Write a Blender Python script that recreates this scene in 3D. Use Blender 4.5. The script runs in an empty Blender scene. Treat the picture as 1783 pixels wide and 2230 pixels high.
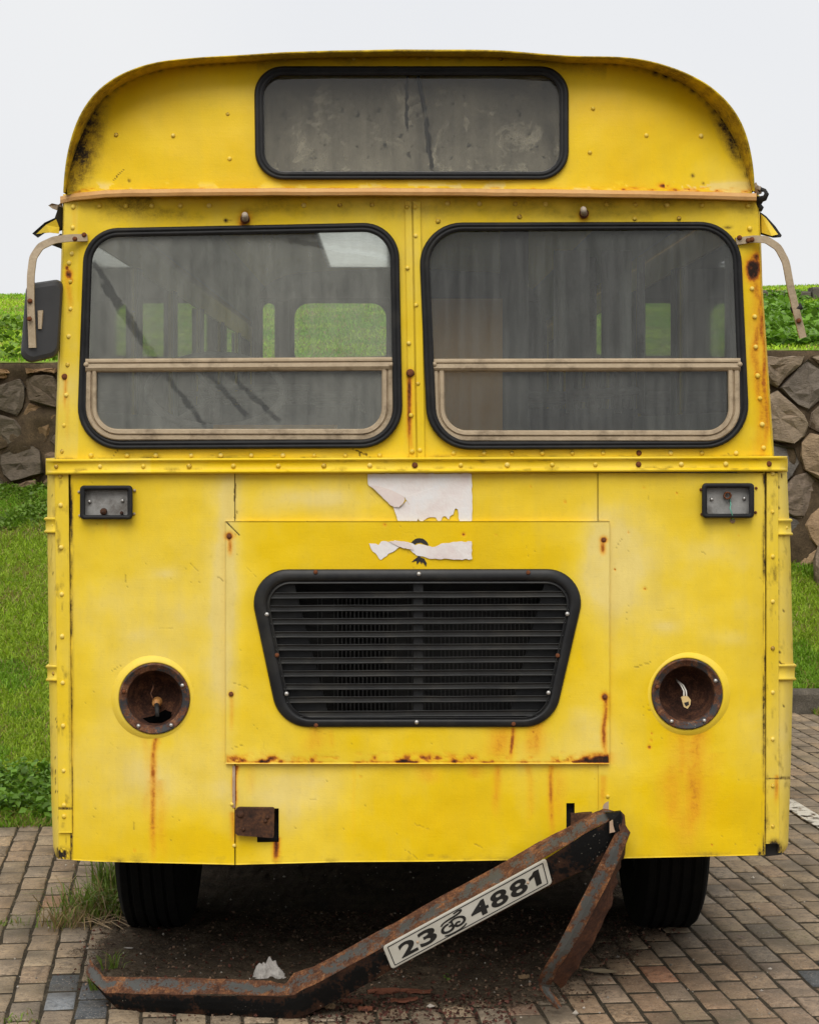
import bpy, math, random
import numpy as np
from mathutils import Vector, Matrix

random.seed(7)
RNG = np.random.default_rng(11)
SC = bpy.context.scene
COL = SC.collection

# ------------------------------------------------------------------ camera
CAM_H, CAM_D, FPX = 1.89, 6.4, 4300.0      # eye height, metres to the bus front, focal length in photo pixels
PX0, PY0 = 850.0, 935.0                    # where the optical axis meets the photo (shift lens, level camera)
cam_data = bpy.data.cameras.new('camera')
cam = bpy.data.objects.new('camera', cam_data); COL.objects.link(cam)
cam.location = (0, -CAM_D, CAM_H); cam.rotation_euler = (math.pi / 2, 0, 0)
cam_data.sensor_fit = 'HORIZONTAL'; cam_data.sensor_width = 36.0
cam_data.lens = 36.0 * FPX / 1783.0
cam_data.shift_x = (891.5 - PX0) / 1783.0
cam_data.shift_y = -(1115.0 - PY0) / 1783.0
cam_data.clip_end = 2000
SC.camera = cam

# ------------------------------------------------------------------ sky, sun, exposure
SUN_EL, SUN_AZ = math.radians(48), math.radians(186)
world = bpy.data.worlds.new('World'); SC.world = world; world.use_nodes = True
wn = world.node_tree; wn.nodes.clear()
w_out = wn.nodes.new('ShaderNodeOutputWorld'); w_bg = wn.nodes.new('ShaderNodeBackground')
w_sky = wn.nodes.new('ShaderNodeTexSky'); w_sky.sky_type = 'NISHITA'; w_sky.sun_disc = False
w_sky.sun_elevation = SUN_EL; w_sky.sun_rotation = SUN_AZ; w_sky.air_density = 1.0; w_sky.dust_density = 4.0
w_tc = wn.nodes.new('ShaderNodeTexCoord')
w_no = wn.nodes.new('ShaderNodeTexNoise'); w_no.inputs['Scale'].default_value = 2.2; w_no.inputs['Detail'].default_value = 3
w_rp = wn.nodes.new('ShaderNodeValToRGB')
w_rp.color_ramp.elements[0].position = 0.3; w_rp.color_ramp.elements[0].color = (8.2, 8.3, 8.55, 1)
w_rp.color_ramp.elements[1].position = 0.7; w_rp.color_ramp.elements[1].color = (9.0, 8.98, 8.9, 1)
w_mx = wn.nodes.new('ShaderNodeMix'); w_mx.data_type = 'RGBA'; w_mx.inputs[0].default_value = 0.93
wn.links.new(w_tc.outputs['Generated'], w_no.inputs['Vector'])
wn.links.new(w_no.outputs['Fac'], w_rp.inputs['Fac'])
wn.links.new(w_sky.outputs['Color'], w_mx.inputs[6]); wn.links.new(w_rp.outputs['Color'], w_mx.inputs[7])
wn.links.new(w_mx.outputs[2], w_bg.inputs['Color']); w_bg.inputs['Strength'].default_value = 0.074
wn.links.new(w_bg.outputs[0], w_out.inputs['Surface'])

sun_data = bpy.data.lights.new('sun', 'SUN'); sun_data.energy = 1.5; sun_data.angle = math.radians(40)
sun_data.color = (1.0, 0.97, 0.92)
sun = bpy.data.objects.new('sun', sun_data); COL.objects.link(sun)
sd = Vector((math.sin(SUN_AZ) * math.cos(SUN_EL), math.cos(SUN_AZ) * math.cos(SUN_EL), math.sin(SUN_EL)))
sun.rotation_euler = sd.to_track_quat('Z', 'Y').to_euler(); sun.location = (0, -10, 12)

SC.view_settings.view_transform = 'Standard'; SC.view_settings.look = 'None'
SC.view_settings.exposure = 0.5; SC.view_settings.gamma = 1.0
SC.cycles.use_denoising = True
SC.cycles.max_bounces = 6; SC.cycles.diffuse_bounces = 3; SC.cycles.glossy_bounces = 2; SC.cycles.transparent_max_bounces = 10
SC.cycles.use_adaptive_sampling = True; SC.cycles.adaptive_threshold = 0.02; SC.cycles.caustics_reflective = False; SC.cycles.caustics_refractive = False

# ------------------------------------------------------------------ helpers
def W(px, py, y=0.0):
    """point at depth y that the photo shows at pixel (px, py); arrays welcome"""
    s = (CAM_D + y) / FPX
    return (px - PX0) * s, y, CAM_H + (PY0 - py) * s
def WV(px, py, y=0.0): return Vector(W(px, py, y))
def ground_y(py): return CAM_H * FPX / (py - PY0) - CAM_D      # depth of a ground point seen on row py

def _hash(ix, iy, seed):
    n = (ix.astype(np.int64) * 374761393 + iy.astype(np.int64) * 668265263 + seed * 974711) & 0x7fffffff
    n = ((n ^ (n >> 13)) * 1274126177) & 0x7fffffff
    return ((n ^ (n >> 16)) & 0xffff) / 65535.0
def vnoise(x, y, seed=0):
    x = np.asarray(x, float); y = np.asarray(y, float)
    ix, iy = np.floor(x), np.floor(y); fx, fy = x - ix, y - iy
    fx = fx * fx * (3 - 2 * fx); fy = fy * fy * (3 - 2 * fy)
    a = _hash(ix, iy, seed); b = _hash(ix + 1, iy, seed); c = _hash(ix, iy + 1, seed); d = _hash(ix + 1, iy + 1, seed)
    return (a * (1 - fx) + b * fx) * (1 - fy) + (c * (1 - fx) + d * fx) * fy
def fbm(x, y, seed=0, oct=4):
    s = 0; a = 0.5; t = 0
    for k in range(oct):
        s = s + a * vnoise(np.asarray(x) * 2 ** k, np.asarray(y) * 2 ** k, seed + k * 17); t += a; a *= 0.5
    return s / t
def resample(P, n):
    P = np.vstack([P, P[:1]]); L = np.r_[0, np.cumsum(np.hypot(*np.diff(P, axis=0).T))]
    t = np.linspace(0, L[-1], n, endpoint=False); return np.c_[np.interp(t, L, P[:, 0]), np.interp(t, L, P[:, 1])]
def sstep(a, b, x):
    t = np.clip((np.asarray(x, float) - a) / (b - a), 0, 1); return t * t * (3 - 2 * t)

def mesh_np(name, V, F, smooth=False, attrs=None):
    """V (n,3) floats, F list of int arrays (k,4)/(k,3)"""
    V = np.asarray(V, np.float32)
    me = bpy.data.meshes.new(name)
    Fs = [np.asarray(f, np.int32) for f in (F if isinstance(F, list) else [F]) if len(f)]
    nl = sum(f.size for f in Fs); nf = sum(len(f) for f in Fs)
    me.vertices.add(len(V)); me.vertices.foreach_set('co', V.ravel())
    me.loops.add(nl); me.loops.foreach_set('vertex_index', np.concatenate([f.ravel() for f in Fs]))
    me.polygons.add(nf)
    tot = np.concatenate([np.full(len(f), f.shape[1], np.int32) for f in Fs])
    st = np.concatenate([[0], np.cumsum(tot)[:-1]]).astype(np.int32)
    me.polygons.foreach_set('loop_start', st)
    me.polygons.foreach_set('use_smooth', np.full(nf, smooth, bool))
    for k, c in (attrs or {}).items():
        a = me.color_attributes.new(k, 'FLOAT_COLOR', 'POINT')
        a.data.foreach_set('color', np.asarray(c, np.float32).ravel())
    me.update(calc_edges=True); me.validate()
    return me
def mesh_py(name, V, F, smooth=False):
    me = bpy.data.meshes.new(name); me.from_pydata([tuple(v) for v in V], [], [tuple(f) for f in F])
    if smooth: me.polygons.foreach_set('use_smooth', [True] * len(me.polygons))
    me.update(); return me

ORIGIN = {}
def root_of(o):
    while o.parent: o = o.parent
    return o
def put(name, me, mat=None, parent=None, loc=None, rot=None, scale=None):
    """link a mesh; parts share the origin of their thing so mesh coordinates are made relative to it"""
    o = bpy.data.objects.new(name, me); COL.objects.link(o)
    if mat is not None and not me.materials: me.materials.append(mat)
    if parent is not None:
        o.parent = parent
    if loc is not None:
        l = Vector(loc)
        if parent is not None: l = l - root_of(parent).location - (parent.location if parent.parent else Vector())
        o.location = l
    if rot is not None: o.rotation_euler = rot
    if scale is not None: o.scale = scale if hasattr(scale, '__len__') else (scale,) * 3
    return o
def part(name, V, F, mat, parent, smooth=False, attrs=None):
    V = np.asarray([tuple(v) for v in V] if not isinstance(V, np.ndarray) else V, float)
    if parent is not None: V = V - np.array(root_of(parent).location)
    if mat is M.get('yellow') and attrs is None: F = [np.array([f for f in F if len(f) == k]) for k in sorted({len(f) for f in F})] if isinstance(F, list) and not isinstance(F[0], np.ndarray) else F; attrs = {'wear': np.tile([0, 0.66, 0.04, 1], (len(V), 1))}
    if isinstance(F, np.ndarray) or (isinstance(F, list) and len(F) and isinstance(F[0], np.ndarray)):
        me = mesh_np(name, V, F, smooth, attrs)
    else:
        me = mesh_py(name, V, F, smooth)
    return put(name, me, mat, parent)
def thing(name, label, cat, loc, group=None):
    o = bpy.data.objects.new(name, None); COL.objects.link(o); o.location = loc
    o.empty_display_size = 0.2
    return tag(o, label, cat, group)
def tag(o, label=None, cat=None, group=None, kind=None):
    if label: o['label'] = label
    if cat: o['category'] = cat
    if group: o['group'] = group
    if kind: o['kind'] = kind
    return o
class MB:
    """collects simple shapes into one mesh"""
    def __init__(s): s.V = []; s.F = []
    def add(s, V, F):
        b = len(s.V); s.V += [tuple(v) for v in V]; s.F += [tuple(i + b for i in f) for f in F]; return s
    def box(s, x0, x1, y0, y1, z0, z1):
        return s.add([(x0,y0,z0),(x1,y0,z0),(x1,y1,z0),(x0,y1,z0),(x0,y0,z1),(x1,y0,z1),(x1,y1,z1),(x0,y1,z1)],
              [(0,3,2,1),(4,5,6,7),(0,1,5,4),(1,2,6,5),(2,3,7,6),(3,0,4,7)])
    def prism(s, poly, dvec):
        """poly: list of 3d points, dvec extrude"""
        n = len(poly); d = Vector(dvec)
        V = [Vector(p) for p in poly] + [Vector(p) + d for p in poly]
        F = [tuple(range(n - 1, -1, -1)), tuple(range(n, 2 * n))] + [(i, (i + 1) % n, n + (i + 1) % n, n + i) for i in range(n)]
        return s.add(V, F)
    def tube(s, pts, r, n=8, cap=True, flat=None):
        """round tube (or flat bar if flat=(w,t)) along pts"""
        P = [Vector(p) for p in pts]; m = len(P); base = len(s.V)
        up = Vector((0, 1, 0))
        rr = r if hasattr(r, '__len__') else [r] * m
        for i, p in enumerate(P):
            t = (P[min(i + 1, m - 1)] - P[max(i - 1, 0)]).normalized()
            a = t.cross(up)
            if a.length < 1e-4: a = t.cross(Vector((1, 0, 0)))
            a.normalize(); b = t.cross(a).normalized()
            for k in range(n):
                ang = 2 * math.pi * k / n + (math.pi / 4 if n == 4 else 0)
                if flat: q = p + a * (flat[0] * 0.5 * (1 if math.cos(ang) > 0 else -1)) + b * (flat[1] * 0.5 * (1 if math.sin(ang) > 0 else -1))
                else: q = p + (a * math.cos(ang) + b * math.sin(ang)) * rr[i]
                s.V.append(tuple(q))
        for i in range(m - 1):
            for k in range(n):
                a0 = base + i * n + k; a1 = base + i * n + (k + 1) % n
                s.F.append((a0, a1, a1 + n, a0 + n))
        if cap:
            s.F.append(tuple(base + k for k in range(n - 1, -1, -1))); s.F.append(tuple(base + (m - 1) * n + k for k in range(n)))
        return s
    def lathe(s, prof, c, axis='y', n=32):
        """prof list of (r, h) turned around axis through c"""
        base = len(s.V); m = len(prof); c = Vector(c)
        for r, h in prof:
            for k in range(n):
                a = 2 * math.pi * k / n
                if axis == 'y': q = c + Vector((r * math.cos(a), h, r * math.sin(a)))
                elif axis == 'x': q = c + Vector((h, r * math.cos(a), r * math.sin(a)))
                else: q = c + Vector((r * math.cos(a), r * math.sin(a), h))
                s.V.append(tuple(q))
        for i in range(m - 1):
            for k in range(n):
                a0 = base + i * n + k; a1 = base + i * n + (k + 1) % n
                s.F.append((a0, a1, a1 + n, a0 + n))
        return s
    def build(s, name, mat, parent=None, smooth=False):
        return part(name, s.V, s.F, mat, parent, smooth)

# ------------------------------------------------------------------ node helper
class G:
    def __init__(s, name):
        s.m = bpy.data.materials.new(name); s.m.use_nodes = True; s.t = s.m.node_tree; s.t.nodes.clear()
        s.out = s.t.nodes.new('ShaderNodeOutputMaterial')
    def n(s, ty, ins=None, **kw):
        nd = s.t.nodes.new(ty)
        for k, v in kw.items(): setattr(nd, k, v)
        for k, v in (ins or {}).items(): s.set(nd.inputs[k], v)
        return nd
    def set(s, sock, v):
        if isinstance(v, bpy.types.NodeSocket): s.t.links.new(v, sock)
        elif isinstance(v, (tuple, list)) and len(v) == 3 and sock.type == 'RGBA': sock.default_value = (*v, 1)
        else: sock.default_value = v
    def co(s, kind='Object'): return s.n('ShaderNodeTexCoord').outputs[kind]
    def map(s, vec, scale=(1, 1, 1), loc=(0, 0, 0), rot=(0, 0, 0)):
        return s.n('ShaderNodeMapping', {'Vector': vec, 'Scale': scale, 'Location': loc, 'Rotation': rot}).outputs[0]
    def noise(s, vec, scale=5, detail=4, rough=0.55, dist=0.0):
        return s.n('ShaderNodeTexNoise', {'Vector': vec, 'Scale': scale, 'Detail': detail, 'Roughness': rough, 'Distortion': dist}).outputs['Fac']
    def voro(s, vec, scale=5, feature='F1'):
        return s.n('ShaderNodeTexVoronoi', {'Vector': vec, 'Scale': scale}, feature=feature).outputs['Distance']
    def m2(s, op, a, b=0.0, c=0.0, clamp=False):
        nd = s.n('ShaderNodeMath', operation=op, use_clamp=clamp)
        s.set(nd.inputs[0], a); s.set(nd.inputs[1], b); s.set(nd.inputs[2], c); return nd.outputs[0]
    def mr(s, v, a, b, c=0.0, d=1.0):
        return s.n('ShaderNodeMapRange', {'Value': v, 'From Min': a, 'From Max': b, 'To Min': c, 'To Max': d}).outputs[0]
    def mix(s, f, a, b, blend='MIX'):
        nd = s.n('ShaderNodeMix', data_type='RGBA', blend_type=blend)
        s.set(nd.inputs[0], f); s.set(nd.inputs[6], a); s.set(nd.inputs[7], b); return nd.outputs[2]
    def attr(s, name='wear'):
        nd = s.n('ShaderNodeAttribute', attribute_name=name)
        sp = s.n('ShaderNodeSeparateColor', {'Color': nd.outputs['Color']}); return sp.outputs, nd.outputs['Color']
    def ramp(s, f, stops):
        nd = s.n('ShaderNodeValToRGB', {'Fac': f}); e = nd.color_ramp.elements
        while len(e) < len(stops): e.new(0.5)
        for el, (p, c) in zip(e, stops): el.position = p; el.color = (*c, 1) if len(c) == 3 else c
        return nd.outputs['Color']
    def bump(s, h, strength=0.3, dist=0.01, normal=None):
        ins = {'Height': h, 'Strength': strength, 'Distance': dist}
        if normal is not None: ins['Normal'] = normal
        return s.n('ShaderNodeBump', ins).outputs[0]
    def bsdf(s, col, rough=0.5, metal=0.0, normal=None, spec=0.5, **kw):
        ins = {'Base Color': col, 'Roughness': rough, 'Metallic': metal, 'Specular IOR Level': spec}
        if normal is not None: ins['Normal'] = normal
        ins.update(kw)
        return s.n('ShaderNodeBsdfPrincipled', ins).outputs[0]
    def done(s, shader): s.t.links.new(shader, s.out.inputs['Surface']); return s.m

# ------------------------------------------------------------------ materials
M = {}
def make_yellow():
    g = G('yellow_paint'); co = g.co()
    (r, fa, di), _ = g.attr('wear')[0][:3], None
    n1 = g.noise(g.map(co, (1.2, 1.2, 2.0)), 1.6, 5, 0.6)
    n2 = g.noise(g.map(co, (7, 7, 1.0)), 3.0, 5, 0.6)            # vertical run-off
    n3 = g.noise(co, 60, 4, 0.7); n4 = g.noise(co, 210, 3, 0.6)
    f = g.m2('ADD', fa, g.m2('MULTIPLY', g.m2('SUBTRACT', n1, 0.5), 0.75))
    f = g.m2('ADD', f, g.m2('MULTIPLY', g.m2('SUBTRACT', n2, 0.5), 0.28))
    f = g.m2('ADD', f, g.m2('MULTIPLY', g.m2('SUBTRACT', n3, 0.5), 0.10))
    base = g.ramp(f, [(0.0, (0.77, 0.495, 0.002)), (0.30, (0.81, 0.55, 0.006)), (0.60, (0.845, 0.61, 0.045)), (0.85, (0.83, 0.63, 0.12)), (1.0, (0.81, 0.64, 0.20))])
    film = g.m2('ADD', g.m2('MULTIPLY', g.noise(g.map(co, (1, 1, 0.55)), 2.7, 6, 0.68), 0.6), g.m2('MULTIPLY', n2, 0.4))
    base = g.mix(g.mr(film, 0.44, 0.72, 0.0, 0.34), base, (0.50, 0.34, 0.035))
    base = g.mix(g.mr(n3, 0.55, 0.75, 0.0, 0.16), base, (0.45, 0.28, 0.03))
    # rust
    rr = g.m2('ADD', r, g.m2('MULTIPLY', g.m2('SUBTRACT', n3, 0.5), g.m2('MULTIPLY', r, 0.9)))
    rc = g.ramp(rr, [(0.0, (0.82, 0.42, 0.01)), (0.42, (0.74, 0.29, 0.012)), (0.62, (0.42, 0.13, 0.016)), (0.85, (0.10, 0.030, 0.012)), (1.0, (0.025, 0.014, 0.010))])
    col = g.mix(g.mr(rr, 0.03, 0.62), base, rc)
    # black grime / mould
    d1 = g.m2('ADD', di, g.m2('MULTIPLY', g.m2('SUBTRACT', n3, 0.5), g.m2('MULTIPLY', di, 1.6)))
    d1 = g.m2('ADD', d1, g.m2('MULTIPLY', g.m2('SUBTRACT', n4, 0.5), g.m2('MULTIPLY', di, 0.9)))
    dc = g.ramp(d1, [(0.0, (0.30, 0.19, 0.03)), (0.55, (0.12, 0.07, 0.02)), (0.95, (0.018, 0.015, 0.012))])
    col = g.mix(g.mr(d1, 0.06, 0.8), col, dc)
    # tiny chips
    ch = g.mr(g.voro(co, 26), 0.0, 0.055, 1.0, 0.0); ch = g.m2('MULTIPLY', ch, g.mr(g.noise(co, 3.1, 2), 0.62, 0.72))
    col = g.mix(g.m2('MULTIPLY', ch, 0.75, clamp=True), col, (0.22, 0.13, 0.03))
    rough = g.mr(g.m2('ADD', rr, d1), 0.0, 0.6, 0.36, 0.85)
    rough = g.m2('ADD', rough, g.m2('MULTIPLY', f, 0.16))
    h = g.m2('ADD', g.m2('MULTIPLY', n4, 0.25), g.m2('MULTIPLY', g.noise(g.map(co, (1, 1, 1)), 7, 3), 1.2))
    br = g.noise(g.map(co, (3, 1, 60)), 4.0, 3, 0.6); h = g.m2('ADD', h, g.m2('MULTIPLY', br, 0.2))
    h = g.m2('ADD', h, g.m2('MULTIPLY', g.m2('ADD', rr, d1), g.m2('MULTIPLY', n3, 2.5)))
    return g.done(g.bsdf(col, rough, 0, g.bump(h, 0.26, 0.006), 0.22))
M['yellow'] = make_yellow()

def simple(name, c1, c2, rough=0.5, scale=20, metal=0.0, bump=0.15, spec=0.5, dirt=None, r2=None):
    g = G(name); co = g.co(); n = g.noise(co, scale, 5, 0.6); n2 = g.noise(co, scale * 6, 3, 0.6)
    col = g.ramp(g.m2('ADD', g.m2('MULTIPLY', n, 0.75), g.m2('MULTIPLY', n2, 0.25)), [(0.34, c1), (0.66, c2)])
    if dirt is not None:
        d = g.mr(g.noise(co, scale * 0.35, 5, 0.7), 0.52, 0.7); col = g.mix(d, col, dirt)
    return g.done(g.bsdf(col, g.mr(n, 0.3, 0.7, rough, r2 if r2 is not None else rough + 0.12), metal, g.bump(n2, bump, 0.004), spec))
M['rubber'] = simple('black_rubber', (0.010, 0.010, 0.011), (0.022, 0.022, 0.022), 0.5, 14, bump=0.08, spec=0.22, dirt=(0.030, 0.028, 0.024))
M['beige'] = simple('beige_frame', (0.35, 0.265, 0.165), (0.46, 0.36, 0.235), 0.55, 22, bump=0.35, dirt=(0.17, 0.12, 0.07))
M['trim'] = simple('orange_trim', (0.60, 0.30, 0.085), (0.66, 0.38, 0.14), 0.55, 9, bump=0.3, dirt=(0.45, 0.22, 0.06))
M['blackpaint'] = simple('black_grille_paint', (0.009, 0.009, 0.010), (0.018, 0.018, 0.018), 0.36, 9, bump=0.1, spec=0.28, dirt=(0.032, 0.030, 0.025))
M['dark'] = simple('dark_steel', (0.008, 0.008, 0.008), (0.02, 0.018, 0.015), 0.7, 12, bump=0.2)
M['void'] = simple('black_void', (0.001, 0.001, 0.001), (0.002, 0.002, 0.002), 1.0, 10, bump=0.0, spec=0.0)
M['seam'] = simple('seam_backing_brown', (0.06, 0.035, 0.008), (0.20, 0.12, 0.015), 0.8, 30, bump=0.2)
M['screw'] = simple('bright_screw', (0.35, 0.34, 0.32), (0.6, 0.58, 0.55), 0.35, 60, 0.8)
M['rustbolt'] = simple('rusty_bolt', (0.05, 0.016, 0.008), (0.20, 0.06, 0.015), 0.85, 60, bump=0.5)
M['tyre'] = simple('tyre_rubber', (0.004, 0.004, 0.004), (0.008, 0.008, 0.007), 0.9, 10, bump=0.3, spec=0.15, dirt=(0.012, 0.011, 0.009))
M['mirror_shell'] = simple('mirror_plastic', (0.030, 0.030, 0.031), (0.046, 0.046, 0.047), 0.5, 6, bump=0.08, dirt=(0.07, 0.066, 0.055))
M['lining'] = simple('interior_lining', (0.20, 0.21, 0.19), (0.27, 0.27, 0.24), 0.7, 4, bump=0.1)
M['floor_in'] = simple('interior_floor', (0.05, 0.05, 0.05), (0.09, 0.085, 0.08), 0.8, 6)
M['seatcloth'] = simple('seat_vinyl', (0.05, 0.055, 0.07), (0.08, 0.085, 0.10), 0.6, 8)
M['ochre'] = simple('ochre_board', (0.62, 0.33, 0.09), (0.70, 0.40, 0.12), 0.6, 5)
M['palegrey'] = simple('pale_grey_plate', (0.22, 0.215, 0.20), (0.34, 0.33, 0.31), 0.6, 25, bump=0.2, dirt=(0.09, 0.075, 0.06))
M['white_wire'] = simple('white_wire', (0.6, 0.56, 0.48), (0.7, 0.66, 0.58), 0.5, 30)
M['green_wire'] = simple('green_wire', (0.10, 0.30, 0.22), (0.16, 0.40, 0.30), 0.5, 30)
M['cream'] = simple('cream_connector', (0.60, 0.42, 0.17), (0.70, 0.52, 0.25), 0.5, 30)
M['copper'] = simple('brass_socket', (0.35, 0.15, 0.04), (0.5, 0.24, 0.07), 0.5, 40, bump=0.3)
M['plate'] = simple('plate_white', (0.42, 0.40, 0.34), (0.50, 0.48, 0.42), 0.45, 10, bump=0.06, dirt=(0.33, 0.29, 0.22))
M['ink'] = simple('plate_black', (0.006, 0.006, 0.006), (0.012, 0.012, 0.012), 0.4, 10)
M['emblem'] = simple('emblem_black', (0.010, 0.008, 0.007), (0.02, 0.016, 0.012), 0.45, 30)
M['knob'] = simple('pale_knob', (0.36, 0.29, 0.21), (0.46, 0.39, 0.30), 0.5, 30, dirt=(0.20, 0.10, 0.05))

def make_rust(name, dark, mid, light, scale=14, metal_patch=None, thr=0.5, spec=0.3):
    g = G(name); co = g.co(); n = g.noise(co, scale, 6, 0.68, 0.4); n2 = g.noise(co, scale * 7, 4, 0.65)
    f = g.m2('ADD', g.m2('MULTIPLY', n, 0.6), g.m2('MULTIPLY', n2, 0.4))
    col = g.ramp(f, [(0.34, dark), (0.5, mid), (0.66, light)])
    rough = 0.85
    if metal_patch is not None:
        k = g.m2('SUBTRACT', g.noise(co, scale * 0.75, 5, 0.72, 0.3), g.m2('MULTIPLY', g.m2('SUBTRACT', g.attr('edge')[0][0], 0.45), 0.24))
        k = g.mr(g.m2('ADD', g.m2('MULTIPLY', k, 0.68), g.m2('MULTIPLY', n2, 0.32)), thr, thr + 0.05)
        col = g.mix(k, col, metal_patch); rough = g.mr(k, 0, 1, 0.88, 0.55)
        sp = g.mr(g.voro(co, 70), 0.08, 0.16, 1.0, 0.0)
        sp = g.m2('MULTIPLY', sp, g.mr(n, 0.5, 0.6)); col = g.mix(g.m2('MULTIPLY', sp, 0.6), col, (0.33, 0.30, 0.24))
    return g.done(g.bsdf(col, rough, 0.0, g.bump(f, 0.6, 0.006), spec))
M['rust'] = make_rust('deep_rust', (0.012, 0.007, 0.005), (0.055, 0.024, 0.013), (0.13, 0.055, 0.022))
M['rust_red'] = make_rust('red_rust', (0.016, 0.008, 0.006), (0.062, 0.025, 0.014), (0.14, 0.055, 0.022))
M['rust_flange'] = make_rust('rusty_grey_flange', (0.020, 0.009, 0.006), (0.10, 0.041, 0.019), (0.32, 0.14, 0.052), 22, (0.066, 0.066, 0.060), 0.475)
M['bumper_face'] = make_rust('black_bumper_paint', (0.010, 0.006, 0.004), (0.032, 0.015, 0.009), (0.075, 0.034, 0.016), 12, (0.0045, 0.0045, 0.0045), 0.415, spec=0.12)
M['bowl'] = make_rust('rusted_lamp_bowl', (0.010, 0.006, 0.005), (0.06, 0.024, 0.014), (0.20, 0.085, 0.04), 22)
M['lamp_ring'] = make_rust('rusted_lamp_ring', (0.03, 0.013, 0.008), (0.12, 0.046, 0.022), (0.34, 0.17, 0.08), 34, (0.035, 0.037, 0.04), 0.56)

def make_glass(name, dust, tint, lines=(), grime=0.0, refl_z=None, blur=0.0, streaks=1.1, wiped=0.15):
    """dusty flat glass: clear pane seen through a film of dust, wiped along some lines"""
    g = G(name); co = g.co()
    n1 = g.noise(g.map(co, (1.4, 1, 0.9)), 2.9, 6, 0.66, 0.5); n2 = g.noise(g.map(co, (14, 1, 1.3)), 2.0, 4, 0.6); n3 = g.noise(co, 75, 4, 0.75)
    d = g.m2('ADD', g.m2('MULTIPLY', g.m2('SUBTRACT', n1, 0.5), 2.0), g.m2('MULTIPLY', g.m2('SUBTRACT', n2, 0.5), streaks))
    d = g.m2('ADD', d, g.m2('MULTIPLY', g.m2('SUBTRACT', n3, 0.5), 0.45))
    d = g.m2('MULTIPLY', g.m2('ADD', d, 1.0), dust)
    if grime:
        gr = g.mr(g.noise(co, 9, 6, 0.75, 0.6), 0.53, 0.72); d = g.m2('ADD', d, g.m2('MULTIPLY', gr, grime))
        bl = g.mr(g.noise(co, 34, 3, 0.6), 0.62, 0.70); d = g.m2('MULTIPLY', d, g.mr(bl, 0, 1, 1, 0.35))
    if refl_z:  # brighter reflection low on the pane put in as denser film, thinning upward
        d = g.m2('MULTIPLY', d, g.mr(g.m2('ADD', g.n('ShaderNodeSeparateXYZ', {'Vector': co}).outputs[2], g.m2('MULTIPLY', g.m2('SUBTRACT', g.noise(co, 4, 4), 0.5), 0.3)), refl_z[0], refl_z[1], 1.6, 0.55))
    if lines:
        sp = g.n('ShaderNodeSeparateXYZ', {'Vector': co}).outputs
        wob = g.m2('MULTIPLY', g.m2('SUBTRACT', g.noise(co, 45, 2), 0.5), 0.02)
        for (x0, z0, x1, z1, wd) in lines:
            L = math.hypot(x1 - x0, z1 - z0); ux, uz = (x1 - x0) / L, (z1 - z0) / L
            ax = g.m2('SUBTRACT', sp[0], x0); az = g.m2('SUBTRACT', sp[2], z0)
            t = g.m2('ADD', g.m2('MULTIPLY', ax, ux), g.m2('MULTIPLY', az, uz))
            pd = g.m2('SUBTRACT', g.m2('MULTIPLY', ax, uz), g.m2('MULTIPLY', az, ux))
            pd = g.m2('ABSOLUTE', g.m2('ADD', pd, wob))
            mk = g.m2('MULTIPLY', g.mr(pd, wd * 0.6, wd, 1, 0), g.m2('MULTIPLY', g.mr(t, 0, 0.02), g.mr(t, L - 0.02, L, 1, 0)))
            d = g.m2('MULTIPLY', d, g.mr(mk, 0, 1, 1, wiped))
    tr = g.n('ShaderNodeBsdfTransparent', {'Color': (0.84, 0.87, 0.85)}).outputs[0]
    if blur: tr = g.n('ShaderNodeMixShader', {0: blur, 1: tr, 2: g.n('ShaderNodeBsdfRefraction', {'Color': (0.84, 0.87, 0.85), 'IOR': 1.0, 'Roughness': 0.12}).outputs[0]}).outputs[0]
    gl = g.n('ShaderNodeBsdfGlossy', {'Color': (1, 1, 1), 'Roughness': 0.03}).outputs[0]
    fr = g.n('ShaderNodeFresnel', {'IOR': 1.5}).outputs[0]
    a = g.n('ShaderNodeMixShader', {0: fr, 1: tr, 2: gl}).outputs[0]
    df = g.n('ShaderNodeBsdfDiffuse', {'Color': tint}).outputs[0]
    return g.done(g.n('ShaderNodeMixShader', {0: g.m2('MINIMUM', g.m2('MAXIMUM', d, 0.0), 1.0), 1: a, 2: df}).outputs[0])

def make_brick():
    g = G('paving_brick'); co = g.co(); oi = g.n('ShaderNodeObjectInfo'); geo = g.n('ShaderNodeNewGeometry').outputs['Position']
    n = g.noise(geo, 38, 5, 0.7); n2 = g.noise(geo, 130, 3, 0.75); n3 = g.noise(geo, 3.2, 4, 0.6)
    col = g.mix(1.0, oi.outputs['Color'], g.ramp(n, [(0.36, (0.50, 0.48, 0.46)), (0.5, (0.95, 0.94, 0.92)), (0.66, (1.40, 1.36, 1.30))]), 'MULTIPLY')
    col = g.mix(g.mr(n2, 0.58, 0.68, 0, 0.7), col, (0.50, 0.43, 0.33))             # pale grit
    col = g.mix(g.mr(n2, 0.42, 0.33, 0, 0.7), col, (0.04, 0.03, 0.022))
    col = g.mix(g.mr(g.m2('ADD', n3, g.m2('MULTIPLY', g.m2('SUBTRACT', n, 0.5), 0.5)), 0.46, 0.68, 0, 0.7), col, (0.085, 0.068, 0.048))         # ground-in soil
    moss = g.m2('MULTIPLY', g.mr(g.noise(geo, 1.5, 3), 0.55, 0.7), g.mr(n, 0.45, 0.6))
    col = g.mix(g.m2('MULTIPLY', moss, 0.55), col, (0.05, 0.062, 0.022))
    h = g.m2('ADD', g.m2('MULTIPLY', n, 0.7), g.m2('MULTIPLY', n2, 0.5))
    return g.done(g.bsdf(col, g.mr(n, 0.3, 0.7, 0.6, 0.9), 0, g.bump(h, 0.55, 0.006), 0.35))
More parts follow.
